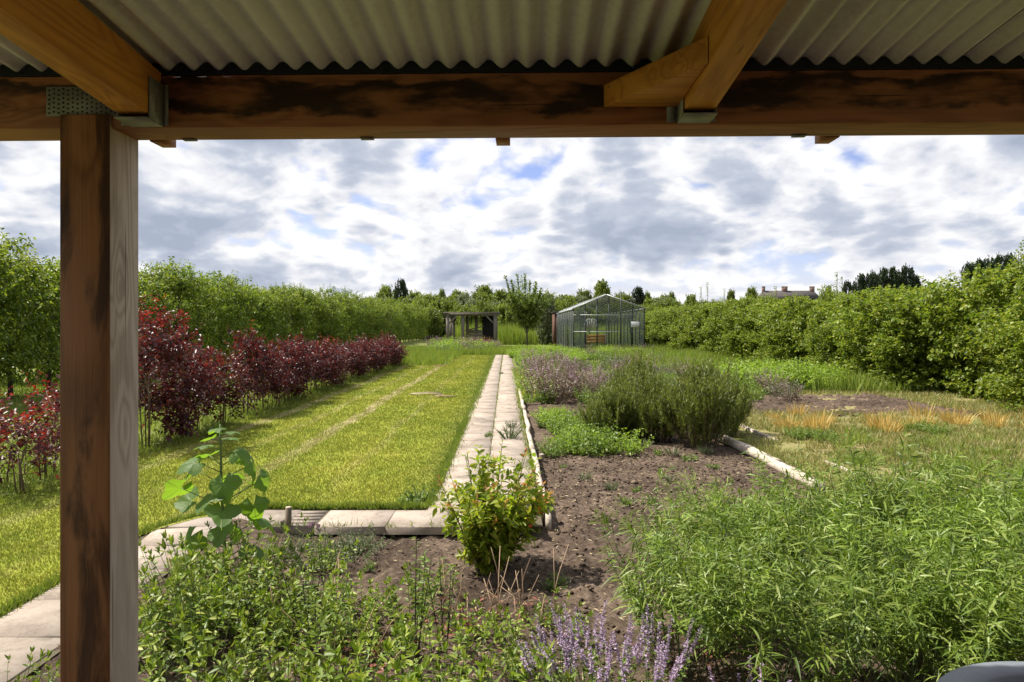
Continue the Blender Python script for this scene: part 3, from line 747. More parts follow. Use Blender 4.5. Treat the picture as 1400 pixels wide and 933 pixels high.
pot(.13, 5.6, .0, .06, .12, 'red plastic pot half hidden behind the yellow green shrub')

def tub():
    cx, cy, z = 1.385, 1.50, .70
    o = empty('plastic_tub', (cx, cy, .016), label='round grey plastic tub with a broad rim at the lower right corner', cat='tub')
    t = np.arange(64) * 2 * pi / 64; h = z - .016
    prof = [(.30, 0), (.355, h * .9), (.372, h * .93), (.39, h - .02), (.398, h - .012), (.40, h - .004), (.396, h + .003), (.36, h + .006), (.325, h + .003), (.317, h - .004), (.312, h - .02), (.28, .02), (.001, .02)]
    n = len(prof); m = MB()
    m.add([(a * cos(q), a * sin(q), b) for a, b in prof for q in t], np.array([[i * 64 + j, i * 64 + (j + 1) % 64, (i + 1) * 64 + (j + 1) % 64, (i + 1) * 64 + j] for i in range(n - 1) for j in range(64)]))
    m.build('body', M['grey_plastic'], o, smooth=True)
    m = MB(); m.add([(a * cos(q), a * sin(q), b) for a, b in ((.30, h * .35), (.001, h * .37)) for q in t], np.array([[j, (j + 1) % 64, 64 + (j + 1) % 64, 64 + j] for j in range(64)]))  # flat black disc stands in for the shade inside the open tub
    m.build('hole_shade_disc', M['black'], o)
tub()

# twigs lying on the lawn
def sticks():
    for (px, py, ln, a, lab, mt) in ((583, 541.5, .62, .04, 'long pale bundle of dry stalks lying on the lawn', 'straw'), (606, 545, .3, -.3, 'short grey clump of twigs right of the long stalks on the lawn', 'stem_dry'), (600, 502, .35, .2, 'dark clump of clippings on the lawn near its far end', 'stem_dry')):
        x, y = G(px, py); rng = np.random.default_rng(int(px)); m = MB()
        for q in range(9):
            aa = a + rng.normal(0, .25); c = rng.normal(0, .06, 2); l = ln * (.5 + .5 * rng.random()) / 2 * 1.4
            p = [(c[0] - cos(aa) * l, c[1] - sin(aa) * l, .05), (c[0], c[1], .06 + .02 * rng.random()), (c[0] + cos(aa) * l, c[1] + sin(aa) * l, .045)]
            m.tube(p, .007, 4)
        o = m.build('dry_stalks', M[mt]); o.location = (x, y, 0); tag(o, lab, 'stalks')
sticks()

# ================================================================== PLANTS
def inst(name, parts, loc, rz, sc, label, cat, group=None):
    """a plant thing whose parts share mesh data"""
    if len(parts) == 1:
        o = link_obj(name, parts[0][1]); o.location = loc; o.rotation_euler = (0, 0, rz); o.scale = (sc, sc, sc) if np.isscalar(sc) else sc
        return tag(o, label, cat, group)
    e = empty(name, loc, rz, sc if np.isscalar(sc) else tuple(sc), label, cat, group)
    for pn, me in parts: link_obj(pn, me, e)
    return e

def fan(rng, n, spread, h, hv=.3, r0=.05):
    """shoots rising from a base"""
    a = rng.random(n) * 2 * pi; r = np.sqrt(rng.random(n)); A = np.column_stack([np.cos(a) * r * r0, np.sin(a) * r * r0, np.zeros(n)])
    D = nrm(np.column_stack([np.cos(a) * r * spread, np.sin(a) * r * spread, np.ones(n)]) + rng.normal(0, .07, (n, 3)))
    return A, D, h * (1 - hv * rng.random(n)) * (1 - .15 * r)
def stems(m, A, D, L, r, bend=0.0, sides=4):
    for a, d, l in zip(A, D, L):
        m.tube([a, a + d * l * .5 - UP * bend * (l * .5) ** 2, a + d * l - UP * bend * l * l], [r, r * .8, r * .4], sides, False)

# tall narrow-leaved tarragon
def tarragon_var(s, h=.86, n=20, spread=.55):
    rng = np.random.default_rng(100 + s); A, D, L = fan(rng, n, spread, h, .5, .16)
    st = MB(); stems(st, A, D, L, .0028, .10); lf = MB()
    shoot_leaves(lf, rng, A, D, L, 27, .120, .0115, .9, .5, 4, .34, .42, .28, taper=.35, bend=.10, fold=.12)
    # side sprigs on the upper half
    k = rng.integers(0, n, n * 4); t = .4 + .55 * rng.random(n * 4); aa = rng.random(n * 4) * 6.28
    A2 = A[k] + D[k] * (L[k] * t)[:, None]; D2 = nrm(D[k] + .8 * np.column_stack([np.cos(aa), np.sin(aa), aa * 0])); L2 = .07 + .09 * rng.random(n * 4)
    shoot_leaves(lf, rng, A2, D2, L2, 8, .085, .0105, .8, .7, 4, .25, .05, .2, taper=.3, fold=.12)
    return [('stem', st.build('stem', M['stem_green'], link=False)), ('foliage', lf.build('foliage', M['tarragon'], link=False))]
TAR = [tarragon_var(i) for i in range(5)]
def mint_var(s, h=.45, n=15, K=16, L_=.068, W_=.030, mat='mint', spread=.6, r0=.12, stem='stem_green'):
    rng = np.random.default_rng(200 + s); A, D, L = fan(rng, n, spread, h, .45, r0)
    st = MB(); stems(st, A, D, L, .0025); lf = MB()
    shoot_leaves(lf, rng, A, D, L, K, L_, W_, .9, .45, 4, .12, .15, .16, pairs=True, taper=.45)
    P = A + D * L[:, None]
    shoot_leaves(lf, rng, P - D * .02, D, np.full(n, .02), 6, L_ * .6, W_ * .5, .5, .9, 3, 0, .05, .2)
    return [('stem', st.build('stem', M[stem], link=False)), ('foliage', lf.build('foliage', M[mat], link=False))]
MINT = [mint_var(i, .36 + .05 * i, 13 + 2 * i, 14, (.062, .085, .058, .075, .05)[i], (.024, .034, .022, .026, .020)[i]) for i in range(5)] 
MINTS = [mint_var(10 + i, .34, 9, 12, .065, .03) for i in range(2)]
def spike_var(s, h=.56, n=12):
    rng = np.random.default_rng(300 + s); A, D, L = fan(rng, n, .45, h, .25, .10)
    st = MB(); stems(st, A, D, L, .0022); lf = MB()
    shoot_leaves(lf, rng, A, D, L * .7, 16, .032, .014, .9, .45, 3, .1, .1, .2, pairs=True)
    fl = MB(); shoot_leaves(fl, rng, A + D * (L * .68)[:, None], D, L * .34, 60, .020, .012, .9, .3, 1, 0, 0, .35, taper=.4)
    return [('stem', st.build('stem', M['stem_green'], link=False)), ('foliage', lf.build('foliage', M['herb'], link=False)), ('flower_spikes', fl.build('flower_spikes', M['flower_purple'], link=False))]
SPK = [spike_var(i) for i in range(3)]
def rosemary_var(s, h=1.25, wd=.62, brown=False):
    rng = np.random.default_rng(400 + s)
    st = MB(); n0 = 40; A, D, L = fan(rng, n0, .62, h * .74, .22, .20); L = L * (1 - .28 * np.hypot(D[:, 0], D[:, 1]) / .5); stems(st, A, D, L, .008)
    lf = MB(); k = rng.integers(0, n0, 760); t = .05 + .95 * rng.random(760) ** .8
    A2 = A[k] + D[k] * (L[k] * t)[:, None] + np.column_stack([rng.normal(0, .06, (760, 2)), np.zeros(760)])
    D2 = nrm(D[k] * np.array([.8, .8, 1]) + rng.normal(0, .2, (760, 3)) + UP * .4)
    L2 = (.14 + .22 * rng.random(760)); zt = A2[:, 2] + D2[:, 2] * L2; L2 = np.where(zt > h, L2 * .6, L2)
    shoot_leaves(lf, rng, A2, D2, L2, 30, .046, .0115, .6, .85, 1, 0, 0, .22)
    parts = [('branches', st.build('branches', M['stem_brown'], link=False)), ('foliage', lf.build('foliage', M['rosemary'], link=False))]
    br = MB(); k = rng.integers(0, n0, 50); t = .05 + .4 * rng.random(50); A3 = A[k] + D[k] * (L[k] * t)[:, None]
    shoot_leaves(br, rng, A3, nrm(D[k] + rng.normal(0, .3, (50, 3))), np.full(50, .22), 26, .028, .005, .6, .6, 1)
    parts.append(('dead_sprigs', br.build('dead_sprigs', M['rosemary_brown'], link=False)))
    return parts
def bush_var(s, mat, h=.6, wd=.35, n=60, K=12, L_=.07, W_=.03, flower=None, nf=40, stemmat='stem_green', segs=1, fz=.9):
    rng = np.random.default_rng(500 + s); A, D, L = fan(rng, n, wd / h * 1.4, h, .5, wd * .5)
    st = MB(); stems(st, A[:20], D[:20], L[:20], .004); lf = MB()
    shoot_leaves(lf, rng, A, D, L, K, L_, W_, .9, .5, segs, .15, .08, .3, taper=.3)
    parts = [('stem', st.build('stem', M[stemmat], link=False)), ('foliage', lf.build('foliage', M[mat], link=False))]
    if flower:
        fl = MB(); q = rng.integers(0, n, nf); P = A[q] + D[q] * (L[q] * fz)[:, None]
        shoot_leaves(fl, rng, P, D[q], np.full(nf, .13), 12, .022, .016, .9, .3, 1, 0, 0, .4)
        parts.append(('flowers', fl.build('flowers', M[flower], link=False)))
    return parts
def tuft_var(s, mat, h=.5, n=120, r0=.08, lean=.35, wd=.012):
    rng = np.random.default_rng(600 + s); A, D, L = fan(rng, n, lean * 2, h, .55, r0); lf = MB()
    N = nrm(rng.normal(0, 1, (n, 3)) + UP * .2); leaves(lf, A, D, N, L, wd, 3, .35, .12, .45)
    return [('foliage', lf.build('foliage', M[mat], link=False))]

RR = random.Random(77)
def sz(x, y): return float(soil_z(np.array([x + .0086 * y]), np.array([y]))[0])
# tarragon bed, lower right
tar_pts = []
rng = np.random.default_rng(5)
tries = 0
while len(tar_pts) < 52 and tries < 6000:
    tries += 1
    y = 2.15 + 2.75 * rng.random(); x = .45 + 4.0 * rng.random()
    left = .52 + (.30 if y > 3.0 else .10) + max(0, y - 3.8) * .35 
    if x < left or x > y * .80 + .35 : continue
    if y > 4.55 and x < 1.25: continue
    if y < 3.0 and x < 2.3 and x > .75: continue
    if y < 2.75 and x > .6: continue
    if y < 3.35 and x < .92: continue
    if ((x - 1.02) / .30) ** 2 + ((y - 2.75) / .42) ** 2 < 1: continue
    if any((x - a) ** 2 + (y - b) ** 2 < .25 ** 2 for a, b in tar_pts): continue
    tar_pts.append((x, y))
for i, (x, y) in enumerate(tar_pts):
    s_ = .66 + .38 * RR.random() + (.24 if x > 2.0 else .08 if x > 1.5 else 0) + (.06 if y < 3.4 else 0) + (.05 if y > 4 else 0)
    inst('tarragon', TAR[i % 5], (x, y, -.08), RR.random() * 6.28, s_, 'narrow leaved green tarragon clump in the bed at the lower right', 'herb', 'tarragon clumps in the lower right bed')
# mint and balm, lower left and middle
mint_spots = []
def mint_at(px, py, s_, lab, var=None, grp='mint clumps in the front bed', zz=-.07):
    x, y = G(px, py, -.07); mint_spots.append((x, y)); v = var or MINT[RR.randrange(5)]
    inst('mint_plant', v, (x, y, zz), RR.random() * 6.28, s_ * 1.2, lab, 'herb', grp)
L1 = 'bright green mint clump along the front of the bed'
# hand-placed base points; anything below the frame edge sits nearer than 3.3 m
for (x, y, s_) in [(-1.62, 3.35, .95), (-1.38, 3.1, .9), (-1.15, 3.3, .85), (-.98, 2.95, .95), (-.75, 3.15, .85), (-.55, 2.9, .9), (-.32, 3.05, .8), (-.12, 2.8, .9),
                   (.08, 2.95, .85), (-1.45, 2.75, 1.0), (-.8, 2.6, .95), (-.4, 2.55, .95), (.0, 2.5, .95),
                   (.02, 3.35, .6), (-1.35, 3.65, .8), (-1.1, 3.75, .75), (-.85, 3.65, .7), (-.62, 3.5, .65),  (.25, 2.55, .6), (.6, 2.6, .55)]:
    inst('mint_plant', MINT[RR.randrange(5)], (x, y, -.08), RR.random() * 6.28, s_ * 1.1, L1, 'herb', 'mint clumps in the front bed')
for (px, py, s_) in [(232, 905, .95), (262, 870, .95), (245, 850, .8), (300, 870, 1.0), (330, 850, .95), (350, 815, .9), (290, 830, .9), (320, 800, .8), (265, 800, .6), (372, 850, .8)]:
    mint_at(px, py, s_, 'green balm plant crowded round the foot of the tall mallow', MINT[RR.randrange(5)], 'balm plants around the mallow')
for (x, y, s_) in [(-1.95, 2.55, .85), (-2.08, 2.75, .7), (-2.0, 2.95, .75)]:
    inst('mint_plant', MINT[RR.randrange(5)], (x, y, -.08), RR.random() * 6.28, s_, 'small mint plant behind the lower left of the shelter post', 'herb', 'mint by the left path')
for (px, py, s_) in [(440, 790, .75), (425, 830, .8), (500, 850, .7), (560, 850, .75), (585, 820, .7), (480, 880, .8), (640, 880, .6), (700, 870, .6), (760, 875, .65), (735, 855, .4), (580, 880, .7)]:
    mint_at(px, py, s_, 'thin leafy stems rising from the bare soil in the front bed', MINTS[RR.randrange(2)], 'thin leafy plants on the soil')
# tall single stems
def tallstem_var(s, h=.75):
    rng = np.random.default_rng(700 + s); A, D, L = fan(rng, 4, .15, h, .3, .03); st = MB(); stems(st, A, D, L, .004, 0, 5); lf = MB()
    shoot_leaves(lf, rng, A, D, L, 26, .06, .015, .85, .5, 3, .3, .35, .2, taper=.2)
    return [('stem', st.build('stem', M['stem_dark'], link=False)), ('foliage', lf.build('foliage', M['herb'], link=False))]
TS = [tallstem_var(i) for i in range(3)]
for i, (px, py, s_, lab) in enumerate([(420, 890, .80, 'tall dark single stemmed plant left of the bare patch'), (565, 905, .95, 'upright feathery leaved stem in front of the bare soil'), (608, 890, .85, 'dark leaning stems just left of the dry stalks'), (435, 930, .9, 'slender dark stem at the front, lower left of middle'), (445, 800, .6, 'small feathery sprig by the chive flowers')]):
    x, y = G(px, py, -.07); inst('tall_herb', TS[i % 3], (x, y, -.08), i, s_, lab, 'herb')
# purple flower spikes
for (x, y, s_) in [(.24, 3.02, .82), (.36, 2.95, .9), (.46, 3.14, .8), (.32, 3.24, .8), (.62, 3.0, .85), (.54, 2.85, .8)]:
    inst('hyssop', SPK[RR.randrange(3)], (x, y, -.07), RR.random() * 6, s_, 'lilac flower spikes of catmint at the bottom centre right', 'flower', 'lilac flowering catmint plants')
x, y = G(945, 925, 0); inst('hyssop', SPK[1], (1.0, 2.85, -.2), 1, .8, 'low purple flowering plant under the tarragon at the bottom edge', 'flower')

# yellow-green shrub with orange tips
def yshrub():
    x, y = G(668, 775, -.07); rng = np.random.default_rng(9)
    o = empty('yellow_green_shrub', (x, y, -.09), label='yellow green leafy shrub with orange tinted shoot tips on the bare soil', cat='shrub')
    A, D, L = fan(rng, 56, .60, .95, .45, .07); st = MB(); stems(st, A, D, L, .0045); st.build('stem', M['stem_brown'], o)
    lf = MB(); shoot_leaves(lf, rng, A, D, L, 24, .058, .026, .85, .55, 4, .1, .2, .25, taper=.2)
    k = rng.integers(0, 56, 330); t = .04 + .86 * rng.random(330); A2 = A[k] + D[k] * (L[k] * t)[:, None]; D2 = nrm(D[k] + rng.normal(0, .5, (330, 3)))
    shoot_leaves(lf, rng, A2, D2, np.full(330, .13), 9, .060, .028, .8, .5, 4, .1, .1, .25)
    lf.build('foliage', M['yshrub'], o)
    tp = MB(); q = rng.integers(0, 56, 30); P = A[q] + D[q] * (L[q] * .93)[:, None]
    shoot_leaves(tp, rng, P, D[q], np.full(30, .08), 6, .040, .015, .6, .8, 4, 0, 0, .25); tp.build('orange_tips', M['yshrub_tip'], o)
yshrub()
# dead stalks in front of it
def deadstalks():
    rng = np.random.default_rng(12)
    for j, (px, py, n, sp, lab) in enumerate([(690, 850, 26, .17, 'dry reddish brown stalks standing in front of the yellow green shrub'), (628, 850, 14, .10, 'dry upright stalks left of the yellow green shrub'), (225, 860, 14, .1, 'bare brown twigs beside the left path'), (500, 905, 12, .12, 'dry brown stalks low in the front bed'), (400, 850, 16, .16, 'reddish brown twigs among the mint left of middle'), (1180, 840, 18, .2, 'brown dead stalks inside the tarragon at lower right'), (1330, 870, 12, .12, 'rust brown stems beside the grey tub'), (960, 900, 14, .14, 'dead brown stalks in the dark gap of the tarragon')]):
        x, y = G(px, py, -.07); o = empty('dead_stalks', (x, y, -.08), label=lab, cat='stalks'); m = MB()
        for q in range(n):
            a = rng.normal(0, sp, 2); h = .12 + .26 * rng.random(); d = rng.normal(0, .10, 2)
            m.tube([(a[0], a[1], 0), (a[0] + d[0] * .5, a[1] + d[1] * .5, h * .55), (a[0] + d[0] * 1.2, a[1] + d[1] * 1.2, h)], [.0032, .0028, .002], 4)
        m.build('stalk', M['stem_dry'], o)
        lf = MB(); n2 = 60; P = np.column_stack([rng.normal(0, sp * 1.2, (n2, 2)), .01 + .05 * rng.random(n2)]); leaves(lf, P, rng.normal(0, 1, (n2, 3)) * [1, 1, .2], UP + rng.normal(0, .4, (n2, 3)), .05, .018, 3, .1)
        lf.build('withered_leaves', M['redbrown'], o)
deadstalks()
# litter of straw and small dead leaves on soil
rng = np.random.default_rng(14); n = 2600
yy = 2.6 + 6.6 * rng.random(n) ** 1.2; xx = np.where(yy < 5.55, -2.2 + 5.2 * rng.random(n), .4 + 2.7 * rng.random(n)); zz = soil_z(xx, yy) + .012
m = MB(); leaves(m, np.column_stack([PX(xx, yy), yy, zz]), rng.normal(0, 1, (n, 3)) * [1, 1, .12], UP + rng.normal(0, .3, (n, 3)), .03 + .03 * rng.random(n), .004 + .006 * rng.random(n), 2, 0)
tag(m.build('plant_litter', M['straw']), 'bits of straw and dead leaf scattered over the soil', 'litter', kind='stuff')

# tall mallow / hollyhock
def mallow():
    x, y = G(312, 812, -.07); o = empty('mallow', (x, y, -.08), label='tall mallow with broad lobed leaves on long stalks right of the post', cat='flower')
    rng = np.random.default_rng(21); hh = 1.09
    m = MB(); pts = [(-.012 * sin(t * 3) , 0, t * hh) for t in np.linspace(0, 1, 9)]; pts = [(p[0] - .045 * p[2], p[1], p[2]) for p in pts]
    m.tube(pts, np.linspace(.013, .006, 9), 8); m.build('stem', M['stem_green'], o, smooth=True)
    def blade(size, cup):
        b = MB(); nr, na = 5, 28; v = [(0, 0, 0)]
        for i in range(1, nr + 1):
            for j in range(na + 1):
                a = -2.75 + 5.5 * j / na
                lob = 1 + .17 * cos(a * 3.9) + .045 * cos(a * 19) * (i / nr)
                r = i / nr * size * lob * (.86 + .14 * cos(a))
                v.append((r * cos(a), r * sin(a), -cup * r * r / size + .05 * size * cos(a * 5 + 3.14) * (i / nr) ** 1.5 + .018 * size * sin(a * 9)))
        f4 = []; f3 = []
        for j in range(na): f3.append((0, 1 + j, 2 + j))
        for i in range(nr - 1):
            for j in range(na): q = 1 + i * (na + 1) + j; f4.append((q, q + na + 1, q + na + 2, q + 1))
        b.add(v, [np.array(f3), np.array(f4)]); return b.build('leaf', M['mallow'], smooth=True, link=False)
    BL = [blade(.085, .25), blade(.085, .6), blade(.085, -.15)]
    # (height, azimuth, stalk length, leaf size, droop)
    L_ = [(.30, 200, .20, 1.0, .5), (.36, 20, .22, 1.1, .6), (.42, 120, .16, .9, .4), (.45, 160, .26, 1.05, .7), (.48, -20, .20, 1.0, .9), (.55, 190, .27, 1.15, .5), (.56, 60, .22, 1., .5), (.60, 10, .27, 1.25, .8),
          (.62, 250, .10, 1.2, .6), (.68, -60, .14, 1.1, .9), (.70, 175, .19, 1.1, .8), (.74, 15, .18, 1.1, .9), (.78, 205, .16, 1.0, .3), (.82, 160, .13, .9, .4), (.83, 40, .12, .9, .5), (.88, -10, .10, .75, .4),
          (.92, 190, .09, .7, .3), (.96, 80, .08, .65, .2), (.98, 240, .07, .6, .2), (1.02, 10, .06, .5, .1), (1.04, 150, .05, .5, .0), (1.06, 280, .04, .4, .0), (.50, 280, .16, 1.1, .6), (.38, -70, .15, 1.0, .5), (.28, 90, .2, .9, .4), (.24, -30, .22, .9, .5), (.66, 100, .15, 1., .3)]
    for h, az, sl2, size, dr in L_:
        a = R(az + rng.normal(0, 6)); p0 = Vector((-.045 * h, 0, h)); d = Vector((cos(a), sin(a), .55)).normalized()
        sl2 *= 1.15; p1 = p0 + d * sl2 * .6; p2 = p0 + d * sl2 + Vector((0, 0, -.01)); s = MB()
        s.tube([tuple(p0), tuple(p1), tuple(p2)], [.0035, .003, .0024], 5); st = s.build('leaf_stalk', M['stem_green'], o)
        l = link_obj('leaf', BL[rng.integers(0, 3)], st); l.location = p2; l.scale = (size * 1.16,) * 3
        l.rotation_euler = (rng.normal(0, .45), dr * 1.1 + rng.normal(0, .3), a)
mallow()
# broad light-green plant on the grass left of the lawn edge (by the copper beeches)
def bigleaf(px, py, s_, label, mat='bright_herb', n=14, L_=.26, W_=.11):
    x, y = G(px, py); rng = np.random.default_rng(int(px)); A, D, L = fan(rng, n, 1.1, .1, .3, .03); m = MB()
    leaves(m, A, nrm(D + UP * .35), nrm(UP + rng.normal(0, .2, (n, 3)) - D * .3), L_ * (.7 + .5 * rng.random(n)), W_, 5, .4, .1, .7)
    o = m.build('broad_leaf_weed', M[mat]); o.location = (x, y, 0); o.scale = (s_,) * 3; tag(o, label, 'plant')
bigleaf(296, 597, 1.25, 'broad bright green weed at the foot of the copper beeches')
# chives with pink heads, low herbs at the path edge
def chives():
    x, y = G(428, 765, -.07); rng = np.random.default_rng(4); o = empty('chives', (x, y, -.08), label='small chive clump with round mauve flower heads by the wooden stake', cat='herb')
    A, D, L = fan(rng, 60, .5, .24, .4, .06); m = MB(); leaves(m, A, D, rng.normal(0, 1, (60, 3)), L, .004, 2, .15, .05, .4); m.build('foliage', M['sage'], o)
    for (a, b, c) in ((.0, 0, .27), (-.03, .03, .25), (.03, .02, .25), (-.22, .0, .28)):
        s = MB(); s.tube([(a * .5, b, 0), (a, b, c)], .0022, 4); st = s.build('flower_stem', M['stem_green'], o)
        f = MB(); dd = nrm(rng.normal(0, 1, (70, 3))); leaves(f, np.array([[a, b, c]]) + dd * .004, dd, nrm(rng.normal(0, 1, (70, 3))), .017, .006, 1); f.build('flower_head', M['flower_pink'], st)
chives()
# little weeds in the beds and on the path
WEED = [bush_var(90 + i, 'herb', .10, .10, 16, 6, .035, .016) for i in range(2)] + [bush_var(92, 'sage', .14, .10, 22, 8, .03, .008)]
for (px, py, s_, v, lab) in [(855, 690, 1.1, 0, 'small green weed on the bare soil'), (890, 687, 1.3, 0, 'small green weed on the bare soil'), (800, 655, .9, 2, 'small green weed on the bare soil'), (900, 622, 1.2, 0, 'small green weed on the bare soil'), (943, 631, 1.2, 1, 'small green weed on the bare soil'), (870, 672, .8, 1, 'small green weed on the bare soil'), (836, 668, .9, 2, 'small green weed on the bare soil'), (975, 640, 1, 1, 'small green weed on the bare soil'), (770, 640, .7, 1, 'small green weed on the bare soil'),
                          (915, 655, .8, 2, 'small green weed on the bare soil'), (760, 800, 1.1, 1, 'small green weed on the bare soil'), (505, 780, .8, 0, 'small green weed on the bare soil')]:
    x, y = G(px, py, -.07); inst('weed', WEED[v], (x, y, sz(x, y)), RR.random() * 6, s_, lab, 'weed', 'weeds on the bare soil')
for (px, py, s_, v, lab) in [(668, 598, 1.0, 0, 'small tuft growing in the joint of the path'), (696, 600, 1.9, 2, 'greyish bushy weed at the right side of the path'), (685, 512, 1.0, 2, 'tiny tuft in the middle joint far along the path'), (573, 686, 1.7, 0, 'leafy weed at the lawn corner by the cross path'), (560, 692, 1.2, 0, 'low weed just left of the lawn corner'),
                          (700, 586, 1.3, 2, 'grey weed behind the bushy one on the path edge')]:
    x, y = G(px, py); inst('weed', WEED[v], (x, y, .01), RR.random() * 6, s_, lab, 'weed')
LOWH = [bush_var(95 + i, 'sage', .2, .2, 40, 14, .03, .008) for i in range(2)]
for i, (px, py) in enumerate([(400, 752), (455, 752), (480, 762), (365, 765), (500, 750), (430, 775)]):
    x, y = G(px, py, -.07); inst('low_herb', LOWH[i % 2], (x, y, -.08), i, .8 + .2 * (i % 3), 'low grey green herb along the front of the cross path', 'herb', 'low herbs by the cross path')

# rosemary bushes
ROS = [rosemary_var(i) for i in range(3)]
for (px, py, sc_, v, lab) in [(958, 611, (1.15, 1, 1.22), 0, 'tall dark green rosemary bush right of centre, beside the log'), (985, 598, (.95, .9, 1.15), 1, 'dense rosemary bush directly behind the end of the log'), (898, 602, (.95, 1., 1.0), 2, 'middle rosemary bush with brown inner twigs'),
                              (862, 596, (1., 1., .98), 1, 'lower rosemary bush leaning to the left'), (835, 600, (.95, .9, .78), 0, 'leftmost low rosemary bush above the mat plants'), (872, 575, (1.1, 1, 1.22), 2, 'rear rosemary bush behind the others')]:
    x, y = G(px, py, -.06); inst('rosemary_bush', ROS[v], (x, y, -.08), RR.random() * 6, sc_, lab, 'shrub')
# green mat left of the rosemary
MAT = [bush_var(20 + i, ('bright_herb', 'herb', 'bright_herb')[i], .36, .30, 70, 10, .05, .027) for i in range(3)]
for i in range(26):
    x = .46 + 1.15 * RR.random(); y = 8.9 + 3.9 * RR.random()
    if x > .55 + (y - 8.8) * 1.2 + .55: x *= .7
    inst('oregano', MAT[i % 3], (x, y, -.08), RR.random() * 6, .6 + .75 * RR.random(), 'low bright green oregano clump between the path and the rosemary', 'herb', 'oregano clumps beside the path')
# grassy blades at rosemary's foot
TUF = [tuft_var(1, 'sage', .28, 60, .05)]
for (px, py) in [(880, 612), (920, 622), (965, 620)]:
    x, y = G(px, py, -.06); inst('grass_tuft', TUF[0], (x, y, -.08), px, 1, 'grey green grass tuft at the foot of the rosemary', 'grass', 'tufts under the rosemary')

# the long mixed border beyond
MV = {'mauve': [bush_var(30 + i, 'mauve', .8, .4, 60, 13, .07, .028, 'flower_pink', 22, 'stem_brown') for i in range(2)],
      'sage': [bush_var(33 + i, 'sage', .6, .4, 70, 11, .085, .034) for i in range(2)],
      'herb': [bush_var(36 + i, 'herb', .65, .4, 70, 11, .10, .042) for i in range(2)],
      'bright': [bush_var(39 + i, 'bright_herb', .8, .45, 75, 11, .12, .056) for i in range(2)],
      'yellow': [bush_var(42, 'bright_herb', .4, .3, 70, 12, .05, .02, 'flower_yellow', 9)],
      'red': [bush_var(44, 'redbrown', .8, .6, 90, 14, .07, .03)]}
LAB = {'mauve': ('mauve_perennial', 'mauve pink flowering perennial in the border right of the path', 'flower', 'mauve perennials in the border'),
       'sage': ('sage_plant', 'grey green sage clump in the border right of the path', 'herb', 'grey green sage clumps in the border'),
       'herb': ('border_perennial', 'mid green leafy perennial in the border right of the path', 'plant', 'green perennials in the border'),
       'bright': ('bright_perennial', 'bright green leafy plant in the beds before the greenhouse', 'plant', 'bright leafy plants in the beds'),
       'yellow': ('yellow_flower', 'low plant with yellow flowers at the edge of the path', 'flower', 'yellow flowers beside the path'),
       'red': ('red_shrub', 'reddish brown shrub in front of the far pergola', 'shrub', None)}
ZG = {}
NOUN = {'mauve': 'mauve flowering perennials', 'sage': 'grey green sages', 'herb': 'mid green perennials', 'bright': 'bright green leafy plants', 'yellow': 'yellow flowered plants', 'red': 'reddish shrubs'}
def put(kind, x, y, s_, i=0):
    nm, lb, ct, gp = LAB[kind]; v = MV[kind]
    z = ('before the far pergola' if x < -1 else 'on the rough plot' if x > 3.6 and y < 12.6 else 'right of the rosemary' if x > 4.6 and y < 26 else 'along the path edge' if x < 1.1 else 'before the greenhouse' if y > 27 else 'just behind the rosemary')
    g = NOUN[kind] + ' ' + z; ZG[g] = 1
    inst(nm, v[i % len(v)], (x, y, -.03), RR.random() * 6, s_, lb, ct, g)
for i, (px, py, s_) in enumerate([(745, 545, 1.15), (760, 548, 1.1), (775, 543, 1.0), (735, 530, 1.0), (790, 540, .9), (750, 525, 1.1), (765, 520, 1.1), (740, 512, 1.1), (805, 535, .8), (730, 505, 1.0), (820, 530, .8), (785, 520, .9), (760, 505, .9), (850, 510, .8), (870, 508, .9), (840, 520, .8)]):
    x, y = G(px, py); put('mauve', x, y, s_ * 1.2, i)
for i in range(150):
    y = 14.5 + 26 * RR.random() ** 1.2; x = .6 + (4.4 + .12 * y - .6) * RR.random(); k = RR.choice(['sage', 'herb', 'herb', 'mauve', 'sage'])
    if y < 17 and x < 1.6: continue
    put(k, x, y, .6 + .5 * RR.random(), i)
for i in range(10):
    put('yellow', PX(.45 + .2 * RR.random(), 15 + i * .8), 15 + i * .9, .7 + .4 * RR.random())
for i in range(70):
    y_ = 12.8 + 32 * RR.random(); put(RR.choice(['bright', 'herb', 'herb', 'yellow', 'sage']), PX(.55 + .5 * RR.random(), y_), y_, .35 + .4 * RR.random(), i)
for i in range(22):
    put('herb', .5 + .5 * RR.random() - .0086 * (20 + i), 19 + i * 1.5, .5 + .3 * RR.random(), i)
# potatoes / beans in front of the greenhouse
for i in range(34):
    y = 30 + 16 * RR.random(); x = -.0 + 4.6 * RR.random() * (y / 46); put('bright', x, y, .7 + .3 * RR.random(), i)
for i in range(9): put('bright', AT(820 + i * 6.5, 38), 37.5 + RR.random() * 2, .85 + .25 * RR.random(), i)
for i in range(30):
    px = 1003 + 132 * RR.random(); y = 17.4 + 3.2 * RR.random(); put('bright', AT(px, y), y, .85 + .35 * RR.random(), i)
